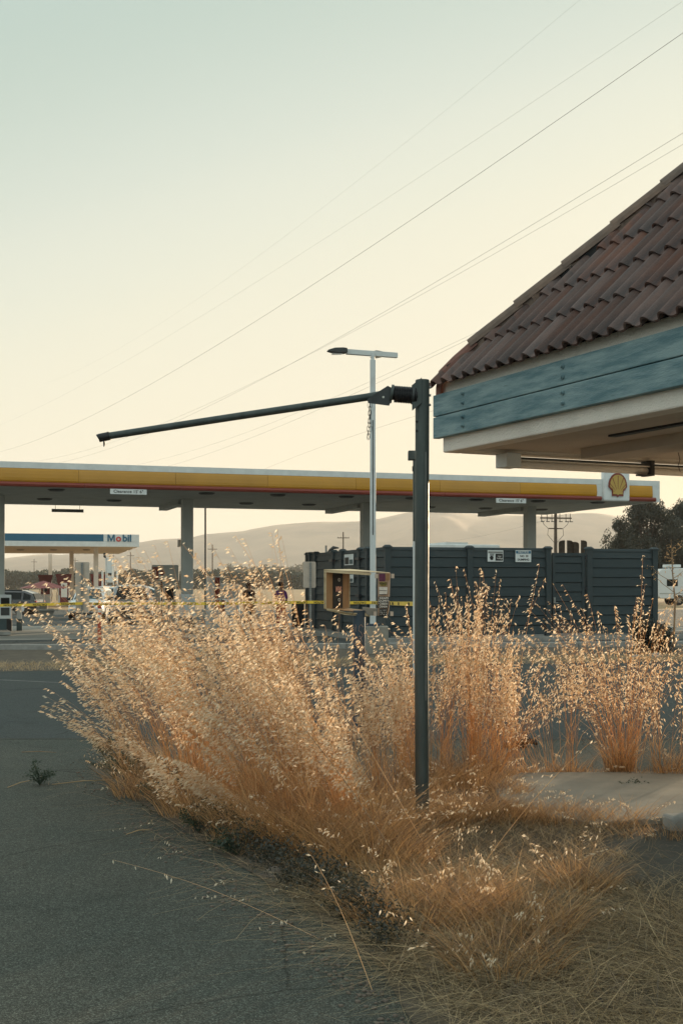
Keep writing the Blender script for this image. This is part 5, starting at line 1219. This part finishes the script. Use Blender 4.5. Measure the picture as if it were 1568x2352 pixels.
def in_poly(x, y, poly):
    c = np.zeros(len(x), bool); j = len(poly)-1
    for i in range(len(poly)):
        xi, yi = poly[i]; xj, yj = poly[j]
        c ^= ((yi > y) != (yj > y)) & (x < (xj-xi)*(y-yi)/(yj-yi+1e-12)+xi); j = i
    return c
def scatter(poly, n):
    xs = [p[0] for p in poly]; ys = [p[1] for p in poly]; X = np.empty(0); Y = np.empty(0)
    while len(X) < n:
        x = rng.uniform(min(xs), max(xs), n*2); y = rng.uniform(min(ys), max(ys), n*2); m_ = in_poly(x, y, poly); X = np.append(X, x[m_]); Y = np.append(Y, y[m_])
    return np.stack([X[:n], Y[:n], np.zeros(n)], 1)
def gp(u, v): p = gnd(u, v); return (p.x, p.y)
# island soil and slab
isl = [gp(205, 1765), gp(330, 1852), gp(500, 1962), gp(700, 2085), gp(870, 2225), gp(960, 2380), (.30, 3.2), (4.5, 3.2), (4.5, 10.9), gp(1568, 1775), gp(1200, 1765), gp(800, 1735), gp(300, 1715)]
sheet('island_soil', isl, .014, M['dirt'], label='dry soil of the overgrown planting island')
sheet('bare_soil', [gp(1300, 1930), gp(1470, 1905), (3.6, 8.7), (3.6, 6.4), gp(1568, 2105), gp(1400, 2085), gp(1310, 2010)], .020, M['soil'], label='dark bare soil beside the slab')
sl_ = MB().slab([gp(1130, 1812), gp(1195, 1788), (4.4, gy(1783)), (4.4, gy(1905)), gp(1568, 1893), gp(1360, 1908), gp(1215, 1880), gp(1150, 1850)], 0, .055).build('concrete_slab', M['concrete'], bevel=.01); sl_['kind'] = 'structure'; sl_['label'] = 'weathered concrete walk slab right of the bar post'
kb2 = MB().box(0, 2.2, -.07, .07, 0, .12, M=frame_x(Vector((*gp(1530, 1912), 0)), Vector((*gp(1760, 1898), 0)))).build('kerb_stone', M['curb'], bevel=.02); kb2['kind'] = 'structure'

WIND = np.array([-1., .15, 0])
def tubes(base, L, r0, d0, bend, nseg=5):
    n = len(base); t = np.linspace(0, 1, nseg+1)
    P = base[:, None, :]+L[:, None, None]*(t[None, :, None]*d0[:, None, :]+(t**2.2)[None, :, None]*bend[:, None, :])
    rr = r0[:, None]*(1-.55*t[None, :]); V_ = []
    for k in range(3):
        a = 2*math.pi*k/3; V_.append(P+np.array([math.cos(a), math.sin(a), 0])*rr[:, :, None])
    V_ = np.stack(V_, 2).reshape(n, -1, 3)       # per stalk (nseg+1)*3
    base_i = np.arange(n)[:, None, None]*(3*(nseg+1))+np.arange(nseg)[None, :, None]*3; k = np.arange(3)[None, None, :]; k2 = (k+1) % 3
    f = np.stack([base_i+k, base_i+k2, base_i+3+k2, base_i+3+k], -1).reshape(-1, 4)
    return V_.reshape(-1, 3), f
def spikelets(base, L, d0, bend, K, wind, t0=.55, spread=.10, size=.024):
    n = len(base); t = rng.uniform(t0, 1, (n, K)); t[:, 0] = 1
    P = base[:, None, :]+L[:, None, None]*(t[..., None]*d0[:, None, :]+(t**2.2)[..., None]*bend[:, None, :])
    s = (t-t0)/(1-t0); a = rng.uniform(0, 6.283, (n, K)); sp = spread*(1.05-s)*rng.uniform(.3, 1, (n, K))
    offv = np.stack([np.cos(a)*sp*.75+wind*sp*1.0, np.sin(a)*sp*.8, rng.uniform(-.15, .35, (n, K))*sp], -1)
    Q = (P+offv).reshape(-1, 3); Pf = P.reshape(-1, 3); m_ = len(Q)
    sdir = np.repeat(rng.normal(0, .26, (n, 3)), K, axis=0)
    d = offv.reshape(-1, 3)/np.maximum(sp.reshape(-1, 1), 1e-4)*.30+sdir+np.stack([np.full(m_, wind*.62), np.zeros(m_), np.full(m_, -.42)], -1)+rng.normal(size=(m_, 3))*.13
    d /= np.linalg.norm(d, axis=1, keepdims=True)
    sz = size*rng.uniform(.7, 1.3, m_)[:, None]; s1 = np.cross(d, rand_dirs(m_)); s1 /= np.linalg.norm(s1, axis=1, keepdims=True); s2 = np.cross(d, s1)
    parts = []
    for sd_ in (s1, s2):
        v = np.stack([Q, Q+d*sz*.38+sd_*sz*.15, Q+d*sz, Q+d*sz*.38-sd_*sz*.15], 1).reshape(-1, 3); parts.append((v, np.arange(4*m_).reshape(-1, 4)))
    hs, fs = merge(parts)
    wv = np.array([.0007, 0, 0.0004]); pv = np.stack([Pf-wv, Pf+wv, Q+wv, Q-wv], 1).reshape(-1, 3)
    return (hs, fs), (pv, np.arange(4*m_).reshape(-1, 4))
OATS = [ # base u, v, radius x, radius y, count, height, lean x, wind, name
    ('A', 335, 1768, .30, .36, 80, 1.10, -.36, -1.0), ('A', 420, 1792, .36, .50, 170, 1.34, -.34, -1.0), ('A', 520, 1825, .44, .60, 280, 1.56, -.27, -.9),
    ('A', 625, 1865, .42, .60, 300, 1.58, -.22, -.8), ('A', 705, 1915, .38, .5, 260, 1.44, -.28, -.7), ('A', 790, 1940, .28, .40, 190, 1.06, -.26, -.6), ('A', 380, 1815, .40, .3, 60, .75, -.5, -1.0),
    ('A', 570, 1905, .4, .3, 110, .85, -.55, -.9), ('A', 825, 1850, .24, .25, 100, .98, -.10, -.5), ('A', 715, 1800, .26, .25, 110, 1.42, -.20, -.6),
    ('B', 905, 1810, .20, .25, 80, .92, -.14, -.4), ('B', 985, 1778, .28, .30, 150, 1.22, -.04, -.3), ('B', 1075, 1772, .30, .30, 210, 1.42, .05, -.2), ('B', 1125, 1785, .2, .25, 70, 1.22, .18, -.1),
    ('C', 1190, 1778, .25, .2, 26, .95, .12, -.1), ('C', 1255, 1786, .22, .12, 26, 1.15, -.10, -.2), ('C', 1290, 1775, .13, .10, 30, 1.15, -.02, -.2),
    ('D', 1412, 1785, .07, .06, 56, 1.25, -.36, -.3), ('D', 1430, 1780, .08, .06, 74, 1.48, -.03, .0), ('D', 1450, 1785, .07, .06, 26, 1.38, .14, .1),
    ('E', 1540, 1788, .13, .1, 30, 1.15, -.10, 0), ('E', 1570, 1790, .13, .1, 30, 1.1, .12, 0)]
META = {'A': ('wild_oats', 'dense bank of backlit wild oats leaning left in front of the filling station'), 'B': ('wild_oats', 'orange-stemmed stand of wild oats behind and right of the bar post'),
        'C': ('wild_oats', 'thin sparse oat stalks over the asphalt between two thicker stands'), 'D': ('wild_oats', 'narrow upright tuft of oats in front of the enclosure gate'), 'E': ('wild_oats', 'oat tuft cut by the right edge of the picture')}
acc = {k: dict(h=[], s=[]) for k in META}
for key, u, v, rx, ry, n, h, lean, wd in OATS:
    b0 = gnd(u, v); n = int(n*(.50 if key == 'A' else .60)); ry *= .62 if key == 'A' else .8
    nc = max(2, n//11); ca = rng.uniform(0, 6.283, nc); cr_ = np.sqrt(rng.uniform(0, 1, nc)); ci = rng.integers(0, nc, n)
    base = np.stack([b0.x+rx*cr_[ci]*np.cos(ca[ci])+rng.normal(0, .035, n), b0.y+ry*cr_[ci]*np.sin(ca[ci])+rng.normal(0, .03, n), np.zeros(n)], 1)
    clean = rng.normal(0, .12, nc)[ci]; L = h*(rng.normal(1.04, .14, nc)[ci]*rng.normal(.99, .15, n)).clip(.45, 1.38)
    ex = (base[:, 0]-b0.x)/max(rx, .1)
    lx = lean+ex*.10+clean+rng.normal(0, .065, n); ly = rng.normal(-.02, .09, n); d0 = np.stack([lx*.6, ly*.7, np.ones(n)], 1); d0 /= np.linalg.norm(d0, axis=1, keepdims=True)
    bend = np.stack([lx*.75+wd*.05, ly*.5, -np.abs(lx)*.28-.03], 1)
    st_ = tubes(base, L, rng.uniform(.0012, .0026, n), d0, bend)
    K = 27
    (hs, ped) = spikelets(base, L, d0, bend, K, wd, .50 if key != 'D' else .42, .080, .032)
    acc[key]['h'].append(hs); acc[key]['s'] += [st_, ped]
    # leaf blades up the stalks
    nb = n*(3 if key in 'AB' else 2); ii = rng.integers(0, n, nb); tt = rng.uniform(0, .35, nb)
    bb = base[ii]+L[ii, None]*(tt[:, None]*d0[ii]+(tt**2.2)[:, None]*bend[ii]); aa = rng.uniform(0, 6.283, nb); dd = np.stack([np.cos(aa)*.35+lx[ii]*.5, np.sin(aa)*.35, np.ones(nb)], 1); dd /= np.linalg.norm(dd, axis=1, keepdims=True)
    be = np.stack([np.cos(aa)*.35+wd*.2, np.sin(aa)*.3, -rng.uniform(.1, .7, nb)], 1)
    acc[key]['s'].append(blades(bb, rng.uniform(.18, .5, nb), rng.uniform(.002, .0045, nb), dd, be, 3))
for k, (nm, lb) in META.items():
    root = thing(nm, lb, 'wild oats', (0, 0, 0)); root['kind'] = 'stuff'; 
    v, f = merge(acc[k]['h']); np_mesh('seed_heads', v, f, M['seed'], root, group=1)['kind'] = 'stuff'; v, f = merge(acc[k]['s']); np_mesh('stalks', v, f, M['stalk'], root, group=3)['kind'] = 'stuff'

# low dead grass filling the island, orange bunches, matted straw
def low(poly, n, hmin, hmax, wmin, wmax, lay, m, name, label, orient=None, osp=.6, seeds=0, bendz=.5, keep=None):
    base = scatter(poly, n)
    if keep is not None: base = base[keep(base)]; n = len(base)
    base[:, 2] = .012
    L = rng.uniform(hmin, hmax, n)*rng.uniform(.6, 1.1, n)
    a = rng.uniform(0, 6.283, n) if orient is None else orient(base)+rng.normal(0, osp, n)
    d = np.stack([np.cos(a)*lay, np.sin(a)*lay, np.full(n, 1-lay*.8)+rng.normal(0, .1, n)], 1); d /= np.linalg.norm(d, axis=1, keepdims=True); d[:, 2] = np.abs(d[:, 2])
    a2 = a+rng.normal(0, 1.1, n); be = np.stack([np.cos(a2)*.55, np.sin(a2)*.55, -np.minimum(rng.uniform(.1, bendz, n), d[:, 2]*.95)], 1)
    return base, L, d, be, blades(base, L, rng.uniform(wmin, wmax, n), d, be, 3)
left_edge = [gp(225, 1760), gp(345, 1855), gp(515, 1965), gp(715, 2090), gp(885, 2232), gp(975, 2390)]
whole = left_edge+[(.34, 4.2), (2.6, 4.2), (3.3, 8.3), gp(1380, 1905), gp(1180, 1885), gp(1000, 1850), gp(760, 1800), gp(300, 1735)]
noisef = lambda b: (np.sin(b[:, 0]*5.1+1)*np.cos(b[:, 1]*4.3)+np.sin(b[:, 0]*11+b[:, 1]*7)*.5)
bare = [gp(1410, 1925), gp(1475, 1905), (3.6, 8.7), (3.6, 6.5), gp(1568, 2075), gp(1450, 2050), gp(1400, 1990)]
le = np.array([gp(200, 1758), gp(330, 1850), gp(500, 1962), gp(700, 2088), gp(870, 2230), gp(960, 2390), (.34, 4.0)])
def edge_d(b):      # signed distance in x from the grass edge
    o_ = np.argsort(le[:, 1]); return b[:, 0]-np.interp(b[:, 1], le[o_, 1], le[o_, 0])
nb_ = lambda b: (~in_poly(b[:, 0]+.12*np.sin(b[:, 1]*9), b[:, 1]+.1*np.sin(b[:, 0]*8), bare) | (rng.random(len(b)) < .13)) & (edge_d(b) > .10+.13*np.sin(b[:, 1]*5.3+1)+.09*np.sin(b[:, 1]*13.7)+.05*np.sin(b[:, 1]*31)+rng.exponential(.05, len(b))) & ((noisef(b) > -1.0) | (rng.random(len(b)) < .35))
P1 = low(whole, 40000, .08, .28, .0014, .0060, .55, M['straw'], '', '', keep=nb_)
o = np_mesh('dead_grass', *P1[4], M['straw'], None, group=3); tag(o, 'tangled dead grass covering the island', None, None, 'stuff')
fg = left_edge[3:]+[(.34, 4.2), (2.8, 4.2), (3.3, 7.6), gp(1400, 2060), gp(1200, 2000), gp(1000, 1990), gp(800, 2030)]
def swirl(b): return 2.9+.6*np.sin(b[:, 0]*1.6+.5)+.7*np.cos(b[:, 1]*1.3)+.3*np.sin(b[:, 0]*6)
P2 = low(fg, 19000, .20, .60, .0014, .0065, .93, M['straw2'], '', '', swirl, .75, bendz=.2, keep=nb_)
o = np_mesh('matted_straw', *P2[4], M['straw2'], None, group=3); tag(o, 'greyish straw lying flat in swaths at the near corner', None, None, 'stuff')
tufts = []
def tuft(u, v, rx, ry, n, h, lay=.4, w=.0040, seeds=75):
    n = int(n*.45); b0 = gnd(u, v); a = rng.uniform(0, 6.283, n); r_ = np.sqrt(rng.uniform(0, 1, n)); base = np.stack([b0.x+rx*r_*np.cos(a), b0.y+ry*r_*np.sin(a), np.full(n, .012)], 1)
    aa = np.where(rng.random(n) < .5, a, rng.uniform(0, 6.283, n)); L = h*rng.uniform(.55, 1.15, n); d = np.stack([np.cos(aa)*lay, np.sin(aa)*lay, np.ones(n)], 1); d /= np.linalg.norm(d, axis=1, keepdims=True)
    be = np.stack([np.cos(aa)*.45, np.sin(aa)*.45, -rng.uniform(.15, .55, n)], 1); tufts.append(blades(base, L, rng.uniform(w*.5, w*1.2, n), d, be, 4))
    if seeds:
        m_ = n//seeds; ii = rng.integers(0, n, m_); be2 = be[ii].copy(); hs, ped = spikelets(base[ii], L[ii]*1.25, d[ii], be2, 12, -.2, .6, .05, .022); seedacc.append(hs); tufts.append(ped)
seedacc = []
for args in [(1080, 1880, .35, .45, 2600, .30), (1180, 1890, .25, .3, 1200, .26), (1000, 1900, .3, .3, 1500, .34), (760, 1950, .45, .45, 3800, .55), (860, 1990, .35, .4, 2600, .46), (640, 1930, .45, .4, 2600, .50), (520, 1870, .5, .4, 2400, .5), (400, 1830, .5, .35, 2000, .42),
             (1050, 2080, .30, .35, 1700, .34), (1190, 2140, .30, .35, 1900, .34), (1330, 2050, .18, .25, 1000, .32), (1150, 2230, .25, .3, 1200, .30), (950, 2120, .35, .35, 1700, .34), (1290, 1900, .3, .12, 500, .30), (1420, 1892, .3, .12, 420, .26), (1540, 1925, .4, .2, 700, .16), (900, 1860, .3, .3, 1500, .42),
             (1060, 1790, .35, .2, 1200, .40), (1420, 1782, .12, .1, 500, .5, .16), (1300, 1782, .2, .08, 300, .30, .3), (1540, 1788, .15, .1, 400, .40, .2),
             (1000, 1812, .30, .22, 1300, .34), (1100, 1815, .28, .2, 1200, .30), (1165, 1832, .18, .18, 800, .24), (1215, 1786, .25, .06, 420, .22, .5), (1350, 1786, .3, .05, 420, .18, .5), (1480, 1788, .28, .05, 420, .20, .5), (1250, 1880, .3, .1, 700, .22), (1380, 1905, .3, .08, 600, .20)]: tuft(*args)
v, f = merge(tufts); og = np_mesh('orange_dry_grass', v, f, M['orange_grass'], group=4); tag(og, 'knee-high orange dry grass bunched around the post foot and island', None, None, 'stuff')
v, f = merge(seedacc); og = np_mesh('fallen_seed_heads', v, f, M['seed'], group=1); tag(og, 'pale oat seed heads drooping in the low grass', None, None, 'stuff')
# dark weeds along the bank front, leaf colour standing in for missing shade
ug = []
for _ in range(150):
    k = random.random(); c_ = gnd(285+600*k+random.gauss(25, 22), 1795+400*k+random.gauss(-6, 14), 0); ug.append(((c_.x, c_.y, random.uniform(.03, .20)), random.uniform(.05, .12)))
o = leaf_cloud('shade_undergrowth', clumps([c for c, _ in ug], [(r_, r_, r_*.8) for _, r_ in ug], 70), .022, M['bush'], None, 0, .35); tag(o, 'dark green weeds under the leaning oats, added in place of shade', None, None, 'stuff')
# long fallen oat stems lying over the edge of the bank
nf_ = 260; k_f = rng.random(nf_); pf = np.array([tuple(gnd(300+620*k+rng.normal(30, 45), 1835+385*k+rng.normal(0, 22), .02)) for k in k_f]); af = rng.normal(2.9, .8, nf_)
Lf = rng.uniform(.2, .75, nf_); df = np.stack([np.cos(af), np.sin(af), rng.uniform(.02, .35, nf_)], 1); bf = np.stack([rng.normal(0, .15, nf_), rng.normal(0, .15, nf_), -df[:, 2]*.95], 1)
h2, p2 = spikelets(pf[:14], Lf[:14], df[:14], bf[:14], 6, -.3, .6, .04, .024)
v, f = merge([tubes(pf, Lf, rng.uniform(.0009, .0018, nf_), df, bf), p2]); o = np_mesh('fallen_stalks', v, f, M['straw']); tag(o, 'thin oat stems fallen across the asphalt edge', None, None, 'stuff')
o = np_mesh('fallen_spikelets', h2[0], h2[1], M['seed']); tag(o, 'seed heads on the fallen stems', None, None, 'stuff')
# crumbs of gravel along the broken asphalt edge
gb = bmesh.new()
for _ in range(420):
    k = random.random(); p_ = gnd(190+730*k+random.gauss(-12, 26), 1765+580*k+random.gauss(0, 22), .01); sz = random.uniform(.004, .014)
    bmesh.ops.create_icosphere(gb, subdivisions=1, radius=sz, matrix=Matrix.Translation((p_.x, p_.y, .012)) @ Matrix.Diagonal((1, random.uniform(.6, 1.2), .6, 1)))
gm = bpy.data.meshes.new('gravel'); gb.to_mesh(gm); gb.free(); gm.materials.append(M['rock']); go_ = bpy.data.objects.new('gravel', gm); col.objects.link(go_); tag(go_, 'crumbs of gravel along the ragged asphalt edge', None, None, 'stuff')
# fine dry clutter on the verge at left and the far strip
strip = [(-12, 22.7), (-3, 24.6), (8, 27), (12, 28), (12, 30), (-3, 27.2), (-12, 25)]
P3 = low(strip, 9000, .08, .22, .006, .012, .5, M['straw'], '', '')
o = np_mesh('verge_grass', *P3[4], M['straw'], None); tag(o, 'fringe of dead grass along the dirt verge', None, None, 'stuff')
litter = []
for _ in range(260):
    k = random.random(); u = 330+640*k+random.gauss(-25, 38); vv = 1852+375*k+random.gauss(0, 26)
    if vv < 1700 or vv > 2345: continue
    p_ = gnd(u, vv, .012); litter.append((p_.x, p_.y, .012))
for _ in range(40): p_ = gnd(random.uniform(60, 330), random.gauss(1795, 12), .012); litter.append(tuple(p_))
lb_ = np.array(litter); n = len(lb_); a = rng.uniform(0, 6.283, n); o = np_mesh('straw_litter', *blades(lb_, rng.uniform(.05, .28, n), np.full(n, .003), np.stack([np.cos(a), np.sin(a), np.full(n, .03)], 1), np.stack([np.sin(a)*.2, np.cos(a)*.2, np.full(n, -.01)], 1), 3), M['straw'])
tag(o, 'loose straw scattered on the asphalt by the grass edge', None, None, 'stuff')

# long single stalks that cross the bank
def stalk(u0, v0, u1, v1, Y1, label, r=.0032, seeds=10, m='stalk', sag=.05):
    a_ = gnd(u0, v0); b_ = at(u1, v1, Y1); t = thing('oat_stalk', label, 'oat stalk', (a_.x, a_.y, 0)); P = []
    for k in range(9): q_ = k/8; p_ = a_.lerp(b_, q_)+Vector((0, 0, sag*math.sin(math.pi*q_)))-a_; P.append(p_)
    MB().tube(P, [r*(1-.5*k/8) for k in range(9)], 6).build('stem', M[m], t)
    if seeds:
        base = np.array([tuple(P[5])]*1); d = P[8]-P[5]; L = np.array([d.length]); hs, ped = spikelets(base, L, np.array([tuple(d.normalized())]), np.zeros((1, 3)), seeds, -.3, .0, .07, .026)
        np_mesh('seed_head', hs[0], hs[1], M['seed'], t)['kind'] = 'stuff'; np_mesh('pedicels', ped[0], ped[1], M['stalk'], t)['kind'] = 'stuff'
stalk(1000, 1985, 540, 1230, 9.2, 'long bent stalk slanting from the post foot up through the bank', .0022, 22)
stalk(950, 2030, 600, 1560, 7.6, 'dark thick stalk slanting across the lower bank', .0030, 0, 'twig', .06)
stalk(860, 2290, 715, 1965, 6.3, 'pale stalk at the near edge of the bank', .0016, 6)
stalk(780, 1830, 638, 1245, 9.6, 'tallest single oat stalk reaching above the hills skyline', .0024, 22)
stalk(880, 1850, 420, 1250, 10.2, 'tall oat stalk crossing the canopy column', .0024, 22)
stalk(1150, 1790, 1238, 1295, 11, 'upright slender oat stalk in front of the dumping sign', .0018, 26)
stalk(1460, 1790, 1475, 1275, 11, 'tall thin stalk beside the right end of the enclosure', .0018, 26)
stalk(740, 2160, 260, 1975, 6.6, 'thin stalk leaning out low over the asphalt', .0010, 5, 'stalk', .04)
stalk(1090, 2010, 1360, 1700, 8.0, 'slanting stalk over the concrete slab', .0018, 6)

# small green weeds, stone, tyre scrap, sticks
def weed(u, v, w_, h_, n, label):
    q = gnd(u, v); t = thing('green_weed', label, 'weed', (q.x, q.y, .01)); s = MB(); pts = []
    for i in range(9):
        a_ = random.uniform(0, 6.28); e_ = Vector((math.cos(a_)*w_*random.uniform(.4, 1), math.sin(a_)*w_*.6, h_*random.uniform(.35, 1))); m_ = e_*.5+Vector((0, 0, h_*.12)); s.tube([(0, 0, 0), m_, e_], [.004, .003, .001], 4)
        pts += [e_*random.uniform(.3, 1)+Vector((random.gauss(0, .02), random.gauss(0, .02), abs(random.gauss(0, .015)))) for _ in range(n)]
    s.build('stems', M['weed'], t); leaf_cloud('leaves', np.array([tuple(p) for p in pts]), .022, M['weed'], t, 0, .4)
weed(92, 1805, .17, .20, 60, 'low green weed growing alone on the asphalt'); weed(262, 1792, .24, .42, 70, 'dark leafy weed at the left end of the oat bank')
[weed(u_, v_, .20, .22, 60, l_) for u_, v_, l_ in [(372, 1852, 'dark weed in the shade at the foot of the bank nearest the lone weed'), (455, 1915, 'dark weed under the leaning oats midway along the bank'), (545, 1968, 'dark weed by the brown stone at the grass edge'), (240, 1740, 'thin dark weed on the far side of the bank end')]]
weed(300, 1800, .2, .30, 60, 'small dark weed tucked under the oats'); weed(1455, 1812, .14, .05, 30, 'flat dry weed on the concrete slab')
def rock(u, v, s, m, label, name='stone'):
    q = gnd(u, v); bm = bmesh.new(); bmesh.ops.create_icosphere(bm, subdivisions=3, radius=1)
    for v_ in bm.verts: k = 1+.12*math.sin(v_.co.x*4+1)+.1*math.cos(v_.co.y*5+v_.co.z*3); v_.co = Vector((v_.co.x*s[0]*k, v_.co.y*s[1]*k, max(v_.co.z, -.4)*s[2]*k))
    me = bpy.data.meshes.new(name); bm.to_mesh(me); bm.free(); me.materials.append(m); me.polygons.foreach_set('use_smooth', [True]*len(me.polygons)); o = bpy.data.objects.new(name, me); col.objects.link(o); o.location = (q.x, q.y, s[2]*.35); tag(o, label, 'stone')
rock(628, 2018, (.075, .06, .05), M['rock'], 'rounded brown stone at the edge of the grass on the asphalt')
rock(1505, 1511, (.18, .12, .09), M['curb'], 'pale broken concrete lump on the far verge'); rock(1460, 1513, (.12, .1, .07), M['curb'], 'smaller pale lump left of the bush on the far verge')
q = gnd(1200, 1718); ts = thing('tyre_scrap', 'black curled tyre scrap lying on the asphalt behind the oats', 'tyre scrap', (q.x, q.y, .01))
arc = [(math.cos(a_)*.16-.02, math.sin(a_)*.09, .03+.03*math.sin(a_*2)) for a_ in [k*.45 for k in range(9)]]
MB().tube(arc, [.02, .03, .035, .035, .03, .035, .03, .02, .01], 7).build('tread', M['rubber'], ts); MB().box(-.2, .02, -.05, .03, .0, .02, M=T(0, 0, 0, 0, .1, .3)).build('flap', M['rubber'], ts, bevel=.005)
for (u0, v0, u1, v1, lb) in [(18, 1813, 75, 1797, 'short pale stick near the lone weed'), (50, 1731, 130, 1733, 'thin dark stick on the far lane'), (290, 1922, 345, 1911, 'straight straw stalk on the asphalt'), (120, 1806, 260, 1796, 'long thin stick running to the oat bank')]:
    a_ = gnd(u0, v0, .016); b_ = gnd(u1, v1, .02); o = MB().tube([a_, a_.lerp(b_, .5)+Vector((0, .01, .008)), b_], [.003, .004, .002], 5).build('dry_stick', M['twig'] if 'dark' in lb else M['straw']); tag(o, lb, 'stick')
